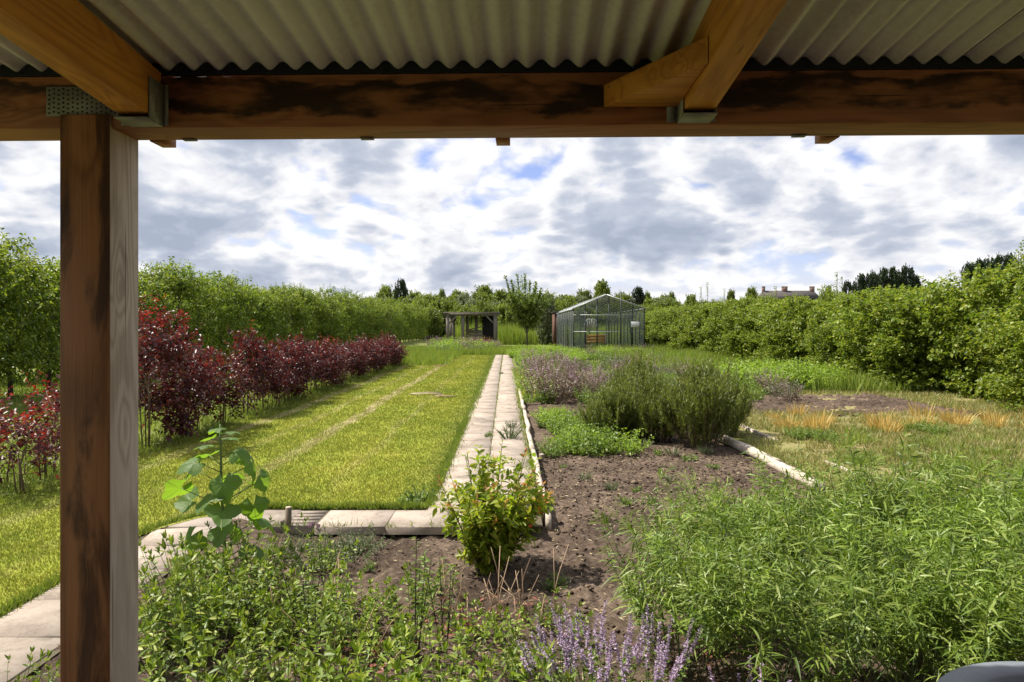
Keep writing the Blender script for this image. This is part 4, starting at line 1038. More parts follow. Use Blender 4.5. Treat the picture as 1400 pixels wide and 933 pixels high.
# dry orange grass tufts
DRY = [tuft_var(10 + i, 'dry_grass', .62, 70, .20, .19, .015) for i in range(3)]
for i, (px, py, s_) in enumerate([(1075, 587, .7), (1090, 590, 1.0), (1105, 588, 1.05), (1122, 585, 1.0), (1100, 572, .8), (1196, 588, 1.05), (1205, 592, 1.1), (1216, 587, 1.0), (1226, 583, .8), (1262, 583, .8), (1275, 578, 1.0), (1290, 576, 1.0), (1310, 582, .8), (1325, 585, .75), (1342, 582, .9), (1358, 580, .95), (1375, 582, .8), (1392, 586, .9), (1408, 580, .9), (1068, 575, .6)]):
    x, y = G(px, py); inst('dry_grass_tuft', DRY[i % 3], (x, y + .35 * sin(i * 2.1), 0), i * 1.3, (s_ * (.8 + .3 * (i % 2)), s_, s_ * (.62 + .5 * RR.random())), 'orange yellow withered grass tuft beside the bare plot on the right', 'grass', 'withered grass tufts on the right plot')
GT = [tuft_var(20 + i, 'tall_grass', .35, 110, .16, .4, .012) for i in range(2)]
for i in range(46):
    px = 1130 + 290 * RR.random(); py = 590 + 65 * RR.random() ** .8; x, y = G(px, py)
    inst('grass_tuft', GT[i % 2], (x, y, 0), i, .5 + .4 * RR.random(), 'green grass tuft on the rough plot to the right', 'grass', 'green tufts on the right plot')
for i, (px, py) in enumerate([(1265, 592), (1280, 596), (1250, 590), (1110, 600), (1130, 605), (1090, 600)]):
    x, y = G(px, py); put('herb', x, y, .45, i)
# tall dark sprigs behind the tarragon
SPR = [mint_var(60 + i, 1.0, 7, 60, .045, .010, 'rosemary', .35, .10, 'stem_dark') for i in range(2)]
for i, (px, D_, s_) in enumerate([(1222, 5.0, .98), (1330, 5.1, 1.16), (1285, 4.9, .90), (1205, 5.3, .85), (1362, 5.0, .88), (1255, 5.4, .95)]):
    inst('tall_sprig', SPR[i % 2], (AT(px, D_), D_, -.02), i, s_, 'tall dark green upright herb rising behind the tarragon', 'herb', 'tall dark herbs behind the tarragon')
m = MB(); rng = np.random.default_rng(55)
x, y = scatter_persp(rng, 9000, 3.4, 8, 3.6, 7, 1.2)
tag(blades('long_grass', M['rough_grass'], np.column_stack([x, y]), .22, .007, seed=8, z0=-.004, lean=.5), 'longer grass between the tarragon and the plot', 'grass', kind='stuff')

# ================================================================== TREES AND HEDGES
def crown(rng, mb, h0, h1, rx, ry, nsh, K, L_, W_, ncl=26, cr=.35, shell=.55, prof='egg', sl_=.4, segs=1, upb=.45, out=.85):
    th = rng.random(ncl) * 2 * pi; t = rng.random(ncl)
    t = (np.arange(ncl) + rng.random(ncl)) / ncl
    if prof == 'egg': rr = np.sqrt(np.clip(1 - (2 * t - 1) ** 2, 0, 1)) * .75 + .25 * (1 - t)
    elif prof == 'col': rr = np.where(t < .8, 1, np.sqrt(np.clip(1 - ((t - .8) / .2) ** 2, 0, 1)) * .8 + .2) * (.8 + .2 * np.minimum(1, t * 5))
    else: rr = np.ones(ncl)
    r = shell + (1 - shell) * rng.random(ncl)
    C = np.column_stack([np.cos(th) * rr * r * rx, np.sin(th) * rr * r * ry, h0 + (h1 - h0) * t])
    k = rng.integers(0, ncl, nsh); off = nrm(rng.normal(0, 1, (nsh, 3))) * (rng.random((nsh, 1)) ** .5) * cr * np.array([1, 1, .8])
    A = C[k] + off; A[:, 2] = np.clip(A[:, 2], h0 * .9, h1)
    ax = A.copy(); ax[:, 2] = 0
    D = nrm(nrm(off) * .7 + nrm(ax) * .5 + UP * upb + rng.normal(0, .25, (nsh, 3)))
    shoot_leaves(mb, rng, A, D, sl_ * (.6 + .8 * rng.random(nsh)), K, L_, W_, out, .4, segs, .2, .05, .35)
    return C
def limbs(mb, rng, h, C, r0, r1=.01, frac=1.0, sides=6):
    mb.tube([(0, 0, -.05), (rng.normal(0, .03), rng.normal(0, .03), h * .35), (rng.normal(0, .06), rng.normal(0, .06), h * .7), (0, 0, h * .97)], [r0, r0 * .8, r0 * .5, r1], sides + 2)
    for c in C[: int(len(C) * frac)]:
        z0 = max(.25 * h, c[2] - .35 * math.hypot(c[0], c[1]) - .12 * h)
        mb.tube([(0, 0, z0), (c[0] * .5, c[1] * .5, z0 * .4 + c[2] * .6), tuple(c)], [r0 * .38, r0 * .25, r1 * .7], sides - 1, False)
def tree_var(s, mat, bark, h0, h1, rx, ry, nsh, K, L_, W_, r0=.06, tops=0, **kw):
    rng = np.random.default_rng(800 + s); lf = MB(); C = crown(rng, lf, h0, h1, rx, ry, nsh, K, L_, W_, **kw)
    tr = MB(); limbs(tr, rng, h1, C, r0)
    if tops:
        tp = MB(); a = rng.random(tops) * 6.28; q = rx * .8 * np.sqrt(rng.random(tops)); A = np.column_stack([np.cos(a) * q, np.sin(a) * q, h1 * (.86 + .12 * rng.random(tops)) - .35 * q])
        shoot_leaves(tp, rng, A, nrm(UP + rng.normal(0, .22, (tops, 3))), .25 + .35 * rng.random(tops), 11, .085, .042, .7, .6, 1, .1, .05, .3)
        return [('trunk', tr.build('trunk', M[bark], link=False, smooth=True)), ('crown', lf.build('crown', M[mat], link=False)), ('young_shoots', tp.build('young_shoots', M['pear_tip'], link=False))]
    return [('trunk', tr.build('trunk', M[bark], link=False, smooth=True)), ('crown', lf.build('crown', M[mat], link=False))]
# pear row on the left
PEAR = [tree_var(i, 'pear_leaf', 'bark', .45, 3.35, .82, .88, 520, 13, .105, .056, .055, ncl=24, cr=.34, prof='col', sl_=.38, shell=.5, upb=.35, tops=34) for i in range(6)]
GP = 'pear trees of the long row on the left'
y = 9.2; i = 0
while y < 112:
    hs = .86 - (.04 if y < 17 else 0) + .26 * RR.random() + (.05 if y > 30 else 0) + (.10 if y > 60 else 0)
    inst('pear_tree', PEAR[i % 6], (PX(-11.5 + .25 * (RR.random() - .5), y), y, 0), RR.random() * 6.28, (.85 + .3 * RR.random(), 1.0, hs), 'green leafy fruit tree in the long row behind the copper beeches', 'tree', GP)
    y += 1.32 if y < 60 else 1.8; i += 1
y = 14
while y < 120:
    inst('pear_tree', PEAR[i % 6], (PX(-15.6 + .3 * (RR.random() - .5), y), y, 0), RR.random() * 6.28, (1.0, 1.0, 1.0 + .12 * RR.random()), 'green leafy fruit tree of the second row glimpsed behind the first', 'tree', 'fruit trees of the second row on the left')
    y += 1.9 if y < 60 else 3; i += 1
# copper beech row
def beech_var(s, h, rx, nsh, young=60, base=.25):
    rng = np.random.default_rng(850 + s); lf = MB(); C = crown(rng, lf, base, h * .86, rx, rx, nsh, 9, .066, .04, ncl=13, cr=.17, prof='col', sl_=.26, shell=.2, upb=.6)
    yl = MB(); n = young; a = rng.random(n) * 6.28; r = rx * np.sqrt(rng.random(n)); A = np.column_stack([np.cos(a) * r, np.sin(a) * r, h * (.6 + .32 * rng.random(n))])
    hi = rng.random(n) < .12; A[hi] *= np.array([.45, .45, 1]); A[hi, 2] = h * .9
    Ls = np.where(hi, .34, .14); shoot_leaves(yl, rng, A, nrm(UP + rng.normal(0, .3, (n, 3))), Ls, 9, .055, .034, .8, .4, 1, .2, .1, .3)
    tr = MB(); limbs(tr, rng, h, C, .016, .004, 1.0, 5)
    for q in range(3): aa = rng.random() * 6.28; tr.tube([(cos(aa) * .08, sin(aa) * .08, 0), (cos(aa) * .13, sin(aa) * .13, h * .5)], [.010, .006], 5)
    return [('trunk', tr.build('trunk', M['stem_brown'], link=False)), ('crown', lf.build('crown', M['beech_leaf'], link=False)), ('young_shoots', yl.build('young_shoots', M['beech_young'], link=False))]
BE = [beech_var(i, 1.42, (.36, .40, .30, .38, .33)[i], (250, 330, 190, 280, 230)[i], (10, 14, 8, 26, 12)[i], (.36, .18, .40, .22, .30)[i]) for i in range(5)]
BN = [beech_var(10 + i, 1.0, .40, 60, 20, .22) for i in range(2)]
BT = [beech_var(20, 1.95, .48, 360, 80, .15)]
inst('copper_beech', BN[0], (-5.05, 7.4, 0), 1, .95, 'sparse small copper beech at the left picture edge', 'shrub')
inst('copper_beech', BN[1], (-4.75, 6.65, 0), 2, .80, 'low sparse copper beech just left of the post', 'shrub')
inst('copper_beech', BN[1], (-5.3, 8.1, 0), 4, .9, 'sparse copper beech half hidden behind the post', 'shrub')
inst('copper_beech', BN[0], (-5.2, 6.9, 0), 3.3, .85, 'sparse copper beech farthest left outside the row', 'shrub')
inst('copper_beech', BT[0], (-4.92, 9.25, 0), .4, 1.0, 'tallest copper beech with bright red shoots right beside the post', 'shrub')
inst('copper_beech', BE[0], (-4.8, 9.9, 0), .9, 1.0, 'broad copper beech next after the tallest one', 'shrub')
y = 10.6; i = 0
while y < 29.5:
    hs = (.98, .80, .9, 1.15, .92, .74, .95, .82, 1.05, .88, .7)[i % 11] * (1 - .012 * max(0, y - 15)); g = i % 9
    if i not in (2, 14): inst('copper_beech', BE[(i * 3) % 5], (PX(-4.78 + .22 * (RR.random() - .5), y), y, 0), RR.random() * 6, (.95, .95, hs), 'dark red copper beech of the young row along the lawn', 'shrub', 'copper beeches along the lawn')
    y += .66; i += 1

# right-hand hedge
HS = [tree_var(30 + i, 'hedge_leaf', 'bark', .1, 2.95, 1.15, 1.15, 860, 12, .095, .072, .04, ncl=34, cr=.32, prof='col', sl_=.34, shell=.45, upb=.25) for i in range(5)]
hedge = empty('hedge', (0, 0, 0), label='tall overgrown green hedge running along the right side', cat='hedge')
def hs(x, y, s_):
    v = HS[RR.randrange(5)]
    for pn, me in (v[1],):
        o = link_obj('shrub', me, hedge); o.location = (x, y, -.05); o.rotation_euler = (0, 0, RR.random() * 6.28); o.scale = s_ if isinstance(s_, tuple) else (s_,) * 3
y = 8.0
while y < 56:
    xf = 11.2 + (0.0 if y < 25 else .7) + .35 * sin(y * .9)
    hh = .88 + .05 * sin(y * 1.3) + .07 * RR.random() + (.02 if y > 34 else 0)
    if 17 < y < 32: hh *= .95
    hs(PX(xf, y), y, (1, 1, hh)); hs(PX(xf + 1.5, y + .5), y + .5, (1.05, 1.05, hh * 1.02))
    if RR.random() < .5: hs(PX(xf - .6, y + .3), y + .3, (.8, .8, hh * (.55 + .2 * RR.random())))
    if RR.random() < .22: hs(PX(xf + .3, y + .3), y + .3, (.55, .55, hh * 1.13))
    y += 1.05 if y < 30 else 1.4
# taller thin whips sticking out of the hedge
wh = MB(); st = MB(); rng = np.random.default_rng(31)
A = []; 
for (px, D_, top) in ((967, 40, 386), (958, 41, 392), (1143, 25, 372), (1150, 25, 380), (1398, 15.5, 330), (1390, 15.5, 343), (1385, 16, 350), (1310, 17, 378), (1060, 30, 392), (990, 38, 395)):
    z1 = ZT(top, D_); A.append((AT(px, D_), D_, z1 - .9)); st.tube([(AT(px, D_), D_, 2.2), (AT(px, D_) + .05, D_, z1)], [.02, .006], 4)
A = np.array(A); shoot_leaves(wh, rng, A, np.tile(UP, (len(A), 1)), np.full(len(A), .9), 34, .09, .06, .9, .3, 1)
st.build('whip_stems', M['bark'], hedge); wh.build('whip_leaves', M['hedge_leaf'], hedge)

# far trees
FT = {'far': [tree_var(50 + i, 'far_leaf', 'bark_far', 1.2, 9, 3.6, 3.6, 620, 12, .55, .36, .25, ncl=34, cr=1.2, prof='egg', sl_=1.1, shell=.5) for i in range(3)],
      'willow': [tree_var(55 + i, 'willow_leaf', 'bark_far', .8, 8, 3.6, 3.6, 620, 12, .5, .26, .25, ncl=34, cr=1.2, prof='egg', sl_=1.1, shell=.5) for i in range(2)],
      'dark': [tree_var(60 + i, 'dark_leaf', 'bark_far', 1.0, 10, 2.6, 2.6, 760, 12, .5, .34, .25, ncl=40, cr=.9, prof='col', sl_=.8, shell=.4) for i in range(3)],
      'bush': [tree_var(65 + i, 'far_leaf', 'bark_far', .2, 3.4, 2.2, 2.2, 420, 12, .30, .2, .1, ncl=26, cr=.8, prof='egg', sl_=.7, shell=.4) for i in range(3)]}
FH = {'far': 9.6, 'willow': 8.6, 'dark': 10.5, 'bush': 3.9}; FW = {'far': 4.6, 'willow': 4.6, 'dark': 3.3, 'bush': 2.9}
NM = {'far': 'broadleaf_tree', 'willow': 'willow_tree', 'dark': 'dark_tree', 'bush': 'distant_bush'}
def ft(kind, px, top, wpx, D_, label, group=None, i=0):
    h = ZT(top, D_); wd = wpx / F * D_ / 2; v = FT[kind]
    inst(NM[kind], v[i % len(v)], (AT(px, D_), D_, -.3), i * 1.7 + px, (wd / FW[kind], wd / FW[kind], (h + .3) / FH[kind]), label, 'tree' if kind != 'bush' else 'bush', group)
ft('far', 527, 392, 34, 150, 'rounded green tree left of the small dark topped tree', i=0)
ft('dark', 547, 384, 20, 155, 'dark topped tree rising above the end of the left row', i=1)
ft('far', 566, 400, 30, 160, 'green tree just right of the dark topped tree', i=1)
ft('willow', 590, 404, 34, 140, 'pale willow in the distance above the row end', i=0)
ft('far', 604, 398, 14, 180, 'small tree on the skyline above the far pergola', i=2)
ft('far', 625, 400, 34, 150, 'green tree directly above the far pergola', i=2)
ft('far', 662, 392, 48, 140, 'largest green tree behind the far pergola', i=0)
ft('willow', 645, 412, 34, 120, 'grey green willow low behind the pergola', i=1)
ft('willow', 675, 414, 40, 118, 'wide grey green willow right behind the pergola', i=0)
ft('far', 700, 402, 30, 150, 'green tree left behind the young upright tree', i=1)
ft('far', 730, 404, 36, 150, 'green tree right behind the young upright tree', i=2)
ft('far', 770, 405, 44, 145, 'green tree behind the left end of the greenhouse', i=0)
ft('far', 798, 398, 30, 150, 'green tree behind the greenhouse roof on the left', i=1)
ft('far', 822, 387, 36, 150, 'tall round tree rising behind the greenhouse ridge', i=2)
ft('willow', 848, 402, 30, 170, 'hazy tree between the round tree and the dark pair', i=1)
ft('dark', 873, 394, 17, 140, 'dark tree right of the greenhouse', i=0)
ft('far', 885, 401, 14, 142, 'smaller lighter neighbour of the dark tree right of the greenhouse', i=1)
ft('far', 910, 405, 36, 200, 'distant tree just above the hedge start', i=1)
ft('far', 918, 402, 14, 180, 'small tree over the hedge start', i=2)
ft('far', 945, 404, 28, 170, 'distant green tree over the far hedge', i=0)
ft('far', 1000, 398, 16, 190, 'small tree left of the distant house', i=1)
ft('far', 1028, 396, 22, 180, 'round tree directly left of the distant house roof', i=2)
ft('far', 1133, 392, 18, 180, 'small tree directly right of the distant house roof', i=0)
for i, (px, top, wp) in enumerate([(1158, 386, 12), (1175, 377, 20), (1192, 374, 20), (1208, 369, 20), (1224, 368, 22), (1240, 366, 22), (1252, 378, 14)]):
    ft('dark', px, top, wp, 170, 'dark poplar of the distant clump above the right hedge', 'dark poplars above the right hedge', i)
for i, (px, top, wp) in enumerate([(1325, 362, 18), (1340, 357, 22), (1360, 352, 26), (1380, 350, 24)]):
    ft('dark', px, top, wp, 140, 'dark tree peeping over the hedge at the far right', 'dark trees over the hedge at the far right', i)
for i in range(46):
    px = 470 + i * 13; ft('bush', px + RR.uniform(-4, 4), 424 - RR.random() * 14, 44, 95 + RR.random() * 20, 'low bush of the distant field boundary', 'bushes of the distant field boundary', i)
for i in range(34):
    px = 500 + i * 12.6; ft(('far', 'far', 'willow')[i % 3], px + RR.uniform(-5, 5), 412 - RR.random() * 9 - (6 if 620 < px < 700 else 0), 42, 125 + RR.random() * 25, 'green tree in the continuous wood edge on the horizon', 'trees of the wood edge on the horizon', i)
# tall bright grass behind the pergola and the young tree
rng = np.random.default_rng(66); n = 20000; y = 64 + 14 * rng.random(n); x = AT(618, y) + (AT(900, y) - AT(618, y)) * rng.random(n)
hh_ = 1.0 + .9 * vnoise(x * .5, y * .5, 71)
tag(blades('reed_bed', M['tall_grass'], np.column_stack([x, y]), hh_, .07, seed=9, z0=-.004, lean=.12), 'tall bright green grass behind the far pergola', 'grass', kind='stuff')
x = -3.6 + 5.0 * rng.random(n); y = 40.3 + 7 * rng.random(n)
tag(blades('border_grass', M['tall_grass'], np.column_stack([x, y])[:9000], .40, .03, seed=10, z0=-.004, lean=.3), 'unmown grass strip at the far end of the lawn', 'grass', kind='stuff')
x = -7.5 + 4.6 * rng.random(n); y = 29 + 16 * rng.random(n)
tag(blades('meadow_strip', M['tall_grass'], np.column_stack([x, y])[:9000], .42, .03, seed=12, z0=-.004, lean=.3), 'longer green grass beyond the end of the copper beeches', 'grass', kind='stuff')
for i in range(48):
    px = 592 + 84 * RR.random(); y = 41 + 12 * RR.random(); put(RR.choice(['herb', 'bright', 'sage', 'mauve']), AT(px, y), y, .9 + .7 * RR.random(), i)
for i, px in enumerate([640, 648, 656, 664]): 
    inst('red_shrub', MV['red'][0], (AT(px, 52), 52, 0), i, 1.5, 'reddish shrub in front of the far pergola', 'shrub', 'reddish shrubs in front of the far pergola')
for i in range(8):
    y = 48 + 5 * RR.random(); put('mauve', AT(672 + 8 * RR.random(), y), y, 1.0, i)

# young upright tree
def young_tree():
    D_ = 50; x = AT(721, D_); o = empty('young_tree', (x, D_, 0), label='young upright tree with bare looking tall shoots at the end of the path', cat='tree')
    rng = np.random.default_rng(90); tr = MB(); lf = MB(); A = []; D = []; L = []
    tr.tube([(0, 0, -.05), (-.03, 0, .9), (-.05, 0, 1.6)], [.07, .06, .05], 8)
    for k in range(15):
        a = k * 2.4; sp = .18 + .55 * rng.random(); e = np.array([cos(a) * sp, sin(a) * sp, 1.]); e /= np.linalg.norm(e); l = 2.1 + 1.1 * rng.random()
        s = np.array([-.05, 0, 1.0 + .6 * rng.random()]); tr.tube([s, s + e * l * .5, s + e * l], [.03, .02, .008], 5, False)
        for t in np.linspace(.25, 1, 10):
            for q in range(3): A.append(s + e * l * t + rng.normal(0, .16, 3)); D.append(e + rng.normal(0, .5, 3)); L.append(.55)
    shoot_leaves(lf, rng, np.array(A), nrm(np.array(D)), np.array(L), 12, .20, .10, .8, .5, 1)
    up_ = MB(); A = np.array([[AT(p, D_) - x, rng.normal(0, .2), z] for p, z in ((697, 4.2), (703, 4.1), (710, 4.2), (718, 4.3), (724, 4.1), (731, 3.9), (736, 3.6), (700, 3.6))]); dd = nrm(np.column_stack([(A[:, 0]) * .22, A[:, 1] * .2, np.ones(8)]))
    ll = np.array([1.25, 1.0, 1.3, 1.2, .95, 1.1, .7, .7]); stems(tr, A - dd * .9, dd, ll + .9, .012)
    shoot_leaves(up_, rng, A, dd, ll, 60, .20, .09, .6, .7, 1)
    tr.build('trunk', M['bark'], o); lf.build('crown', M['young_leaf'], o); up_.build('tall_shoots', M['pear_leaf'], o)
young_tree()
inst('willow_tree', FT['willow'][0], (AT(748, 64), 64, -.3), 1, (.26, .26, .58), 'slim grey green tree between the young tree and the greenhouse', 'tree')

# ================================================================== FAR PERGOLA, GREENHOUSE, HOUSE
def pergola():
    D_ = 57; xl, xr = AT(612, D_), AT(677, D_); zt = ZT(428, D_); dp = 3.2
    o = empty('pergola', ((xl + xr) / 2, D_, 0), label='weathered grey timber pergola with flat roof at the end of the lawn', cat='pergola'); w2 = (xr - xl) / 2
    for x_, y_ in ((-w2, 0), (-w2 + .35, 1.6), (-w2 * .36, 0.1), (w2 * .12, dp), (w2, 0), (w2, dp), (-w2, dp), (-w2 * .28, dp)):
        m = MB(); m.box(x_ - .13, x_ + .13, y_ - .1, y_ + .1, 0, zt - .2); m.build('post', M['wood_old'], o)
    for y_ in (0, dp): m = MB(); m.box(-w2 - .3, w2 + .3, y_ - .11, y_ + .11, zt - .2, zt - .02); m.build('beam', M['wood_old'], o)
    m = MB(); m.box(-w2 - .35, w2 + .35, -.3, dp + .3, zt - .02, zt + .06); m.build('roof', M['wood_old'], o)
    for s_ in (-1, 1):
        m = MB(); m.bar((s_ * w2, -.02, zt - 1.0), (s_ * (w2 - .8), -.02, zt - .2), .12); m.build('brace', M['wood_old'], o)
    for q in range(5):
        m = MB(); m.box(w2 * .38 + q * .25, w2 * .38 + q * .25 + .24, dp - .1 - q * .3, dp - .06 - q * .3, .1, zt - .25); m.build('dark_board', M['black'], o)
    for q in range(4):
        m = MB(); m.box(-w2 * .28, w2 * .45, 1.2, 1.25, .25 + q * .3, .52 + q * .3); m.build('plank', M['wood_old'], o)
    m = MB(); m.bar((-w2 * .3, .9, 1.35), (w2 * .5, .9, 1.75), .1); m.build('rail', M['wood_stub'], o)
pergola()
def greenhouse():
    D_ = 45; xl, xr = AT(784, D_), AT(881, D_); ze = ZT(423, D_); zr = ZT(404, D_); wd = xr - xl; dp = 17; xm = AT(829.5, D_) - xl
    o = empty('greenhouse', (xl, D_, 0), 0, label='old greenhouse with dark frame and dirty glass at the end of the beds', cat='greenhouse'); o.rotation_euler = (0, 0, R(.5))
    def zroof(x): return ze + (zr - ze) * (x / xm if x < xm else (wd - x) / (wd - xm))
    nb = 6; xs = [wd * i / nb for i in range(nb + 1)]; rows = [0.0, 1.35, 2.45]
    for gy in (0, dp):
        for i, x_ in enumerate(xs):
            m = MB(); m.box(x_ - .035, x_ + .035, gy - .035, gy + .035, 0, zroof(x_) - .02); m.build('mullion', M['glazing_bar'], o)
        for z_ in rows[1:]:
            m = MB(); m.box(0, wd, gy - .05, gy - .037, z_ - .025, z_ + .025); m.build('rail', M['alu'], o)
        m = MB(); m.bar((-.1, gy - .06, ze), (xm, gy - .06, zr + .03), .09); m.build('verge_bar', M['alu'], o)
        m = MB(); m.bar((xm, gy - .06, zr + .03), (wd + .15, gy - .06, ze), .09); m.build('verge_bar', M['alu'], o)
        for i in range(nb):
            if gy == 0 and i == 3: tops = [2.45]           # open doorway below
            for j, (z0, z1) in enumerate(((.0, 1.33), (1.37, 2.43), (2.47, None))):
                if gy == 0 and i == 3 and j < 2: continue
                a, b = xs[i] + .04, xs[i + 1] - .04; m = MB()
                za, zb = (z1, z1) if z1 else (zroof(a) - .04, zroof(b) - .04)
                m.add([(a, gy, z0), (b, gy, z0), (b, gy, zb), (a, gy, za)], np.array([[0, 1, 2, 3]])); m.build('pane', M['netting'] if (i == 0) else M['glass'], o)
    ny = 11
    for j in range(ny + 1):
        y_ = dp * j / ny
        for x_ in (0, wd):
            if 0 < j < ny: m = MB(); m.box(x_ - .03, x_ + .03, y_ - .03, y_ + .03, 0, ze - .01); m.build('mullion', M['glazing_bar'], o)
        if 0 < j < ny:
            m = MB(); m.bar((0, y_, ze), (xm, y_, zr), .05); m.bar((xm, y_, zr), (wd, y_, ze), .05); m.build('roof_bar', M['glazing_bar'], o)
    for x_ in (0, wd): m = MB(); m.box(x_ - .05, x_ + .05, .05, dp - .05, ze - .03, ze + .04); m.build('eaves_gutter', M['alu'], o)
    m = MB(); m.box(xm - .05, xm + .05, .05, dp - .05, zr, zr + .07); m.build('ridge_bar', M['alu'], o)
    for j in range(ny):
        y0, y1 = dp * j / ny + .03, dp * (j + 1) / ny - .03
        for x_ in (0, wd):
            m = MB(); m.add([(x_, y0, 0), (x_, y1, 0), (x_, y1, ze - .04), (x_, y0, ze - .04)], np.array([[0, 1, 2, 3]])); m.build('pane', M['netting'], o)
        for a, b, za, zb in ((0, xm, ze, zr), (xm, wd, zr, ze)):
            m = MB(); m.add([(a, y0, za + .03), (b, y0, zb + .03), (b, y1, zb + .03), (a, y1, za + .03)], np.array([[0, 1, 2, 3]])); m.build('roof_pane', M['roof_glass'], o)
    m = MB(); m.bar((xs[4] + .0, -.09, .0), (xs[4] + .0, -.09, zroof(xs[4]) + .55), .06); m.build('door_post', M['glazing_bar'], o)
    m = MB(); m.bar((xs[5], -.07, 0), (xs[5] - .25, -.07, 2.4), .05); m.build('prop', M['glazing_bar'], o)
    # sign board on the front
    xs_, zs_ = AT(868, D_) - xl, ZT(443.5, D_)
    s = empty('notice_board', (xl + xs_, D_ - .1, zs_), label='small white blank board fixed to the greenhouse front', cat='sign'); m = MB(); m.box(-.28, .28, -.02, .0, -.17, .17); m.build('panel', M['white_paint'], s)
    m = MB()
    for a in ((-.29, .29, -.025, .004, .17, .19), (-.29, .29, -.025, .004, -.19, -.17)): m.box(*a)
    m.build('frame', M['alu'], s)
    # things inside
    xi = AT(808, D_ + 3); a = empty('arched_panel', (xi, D_ + 3, 0), label='white arched trellis panel standing inside the greenhouse', cat='trellis'); m = MB()
    pts = [(-.45, 0, 0), (-.45, 0, 1.8)] + [(-.45 * cos(t), 0, 1.8 + .45 * sin(t)) for t in np.linspace(.1, pi - .1, 9)] + [(.45, 0, 1.8), (.45, 0, 0)]
    m.tube(pts, .05, 6); m.build('frame', M['white_paint'], a)
    for q in range(6):
        m = MB(); m.box(-.42 + q * .15, -.34 + q * .15, -.01, .01, 1.5, 1.8 + .45 * math.sqrt(max(0, 1 - ((-.38 + q * .15) / .45) ** 2))); m.build('slat', M['white_paint'], a)
    xi = AT(814, D_ + 2); a = empty('planter_box', (xi, D_ + 2, 0), label='orange wooden planter box inside the greenhouse door', cat='planter')
    for q in range(3): m = MB(); m.box(-.75, .75, -.3, .3, .55 + q * .2, .73 + q * .2); m.build('board', M['orange_wood'], a)
    for sx in (-.7, .7): m = MB(); m.box(sx - .05, sx + .05, -.32, .32, 0, 1.17); m.build('leg', M['wood_old'], a)
    # brown shed side at the back left
    D2 = 60; xa = AT(757.5, D2); a = empty('shed', (xa, D2, 0), label='narrow rusty brown shed wall at the back left of the greenhouse', cat='shed')
    for q in range(2): m = MB(); m.box(q * .17, q * .17 + .16, 0, .05, 0, ZT(428, D2)); m.build('board', M['rust_wood'], a)
    m = MB(); m.box(0.0, .34, .06, 3, 0, ZT(429, D2)); m.build('body', M['rust_wood'], a)
    m = MB(); m.bar((-.1, 1.5, ZT(427, D2)), (.44, 1.5, ZT(427, D2)), 3.2, .06); m.build('roof', M['roof_tile'], a)
greenhouse()
# cold frame beside the path end + plant label etc.
def house():
    D_ = 200; xa, xb = AT(1046, D_), AT(1124, D_); w2 = (xb - xa) / 2; ze = 9.6; zr = ZT(396.5, D_)
    o = empty('house', ((xa + xb) / 2, D_, 0), label='distant long house with dark tiled roof and three chimneys beyond the hedge', cat='house')
    m = MB(); m.box(-w2, w2, 0, 9, 0, ze); m.build('wall', M['brick'], o)
    m = MB(); v = [(-w2 - .4, -.5, ze - .1), (w2 + .4, -.5, ze - .1), (w2 + .4, 9.5, ze - .1), (-w2 - .4, 9.5, ze - .1), (-w2 + 1.2, 4.5, zr), (w2 - .6, 4.5, zr)]
    m.add(v, [np.array([[0, 1, 5, 4], [2, 3, 4, 5], [3, 2, 1, 0]]), np.array([[0, 4, 3], [1, 2, 5]])]); rf = m.build('roof', M['roof_tile'], o)
    for x_, s_ in ((-w2 + 1.2, .35), (-w2 + 7.5, .75), (w2 - 1.0, .6)):
        m = MB(); m.box(x_ - s_, x_ + s_, 4.1, 4.9, zr - 1, zr + 1.1); m.box(x_ - s_ - .1, x_ + s_ + .1, 4.0, 5.0, zr + 1.1, zr + 1.25); m.build('chimney', M['brick'], rf)
    for q in range(6):
        for z_ in (1.5, 5.8):
            m = MB(); m.box(-w2 + 1.5 + q * 2.6, -w2 + 2.7 + q * 2.6, -.05, -.003, z_, z_ + 1.5); m.build('window', M['black'], o)
house()

# ------------------------------------------------------------------ parts made of countless small pieces
for o in list(bpy.data.objects):
    if o.type == 'MESH' and o.parent and o.name.split('.')[0] in ('foliage', 'crown', 'young_shoots', 'orange_tips', 'stem', 'flower_spikes', 'flowers', 'dead_sprigs', 'branches', 'stalk', 'withered_leaves', 'tall_shoots', 'whip_stems', 'whip_leaves', 'punched_teeth', 'nail', 'crack', 'flower_head'):
        o['kind'] = 'stuff'
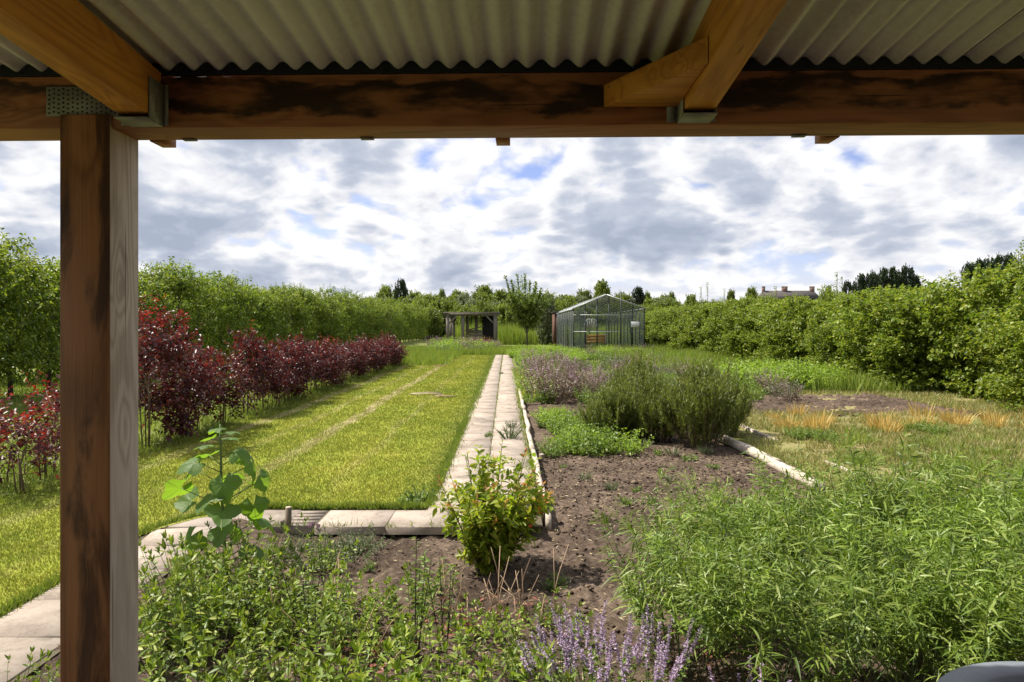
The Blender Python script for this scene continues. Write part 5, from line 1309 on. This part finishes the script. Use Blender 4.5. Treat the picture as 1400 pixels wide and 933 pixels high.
# ------------------------------------------------------------------ labels that count along a row from a landmark
ONES = ['', 'first', 'second', 'third', 'fourth', 'fifth', 'sixth', 'seventh', 'eighth', 'ninth', 'tenth', 'eleventh', 'twelfth', 'thirteenth', 'fourteenth', 'fifteenth', 'sixteenth', 'seventeenth', 'eighteenth', 'nineteenth']
TENS = {2: 'twent', 3: 'thirt', 4: 'fort', 5: 'fift', 6: 'sixt', 7: 'sevent', 8: 'eight', 9: 'ninet'}
def ordw(n): return ONES[n] if n < 20 else TENS[n // 10] + ('ieth' if n % 10 == 0 else 'y-' + ONES[n % 10])
def relabel(group, fmt, key):
    for i, o in enumerate(sorted([o for o in bpy.data.objects if o.get('group') == group], key=key)):
        o['label'] = fmt.format(ordw(i + 1))
sx = lambda o: o.location.x / o.location.y
dp = lambda o: o.location.y
relabel('copper beeches along the lawn', '{} copper beech along the lawn after the two biggest beside the post', dp)
relabel(GP, '{} green fruit tree of the front row counting away from the shelter', dp)
relabel('lilac flowering catmint plants', '{} from the left of the lilac catmint clumps at the bottom edge', sx)
relabel('balm plants around the mallow', '{} from the left of the balm plants round the mallow', sx)
relabel('dark poplars above the right hedge', '{} dark poplar from the left in the clump above the right hedge', sx)
relabel('dark trees over the hedge at the far right', '{} from the left of the dark trees over the far right hedge', sx)
relabel('withered grass tufts on the right plot', '{} orange withered grass tuft from the left on the right plot', sx)
relabel('mint clumps in the front bed', '{} from the left of the bright green mint clumps at the front', sx)
relabel('thin leafy plants on the soil', '{} from the left of the thin leafy plants on bare soil', sx)
relabel('weeds on the bare soil', '{} from the left of the small weeds on the bare soil', sx)
relabel('tall dark herbs behind the tarragon', '{} from the left of the tall dark herbs behind the tarragon', sx)
relabel('low herbs by the cross path', '{} from the left of the grey herbs along the cross path', sx)
relabel('tarragon clumps in the lower right bed', '{} from the left of the narrow leaved tarragon clumps lower right', sx)

relabel('oregano clumps beside the path', '{} from the left of the low oregano clumps by the rosemary', sx)
relabel('green tufts on the right plot', '{} from the left of the green grass tufts on the right plot', sx)
relabel('bushes of the distant field boundary', '{} bush from the left along the distant field boundary', sx)
relabel('trees of the wood edge on the horizon', '{} tree from the left in the wood edge on the horizon', sx)
relabel('fruit trees of the second row on the left', '{} fruit tree of the rear left row counting away from the shelter', dp)

for g in ZG: relabel(g, '{} from the left of the ' + g, sx)
relabel('tufts under the rosemary', '{} from the left of the grey grass tufts under the rosemary', sx)
relabel('mint by the left path', '{} from the left of the small mints behind the post foot', sx)

relabel('reddish shrubs in front of the far pergola', '{} from the left of the reddish shrubs before the far pergola', sx)
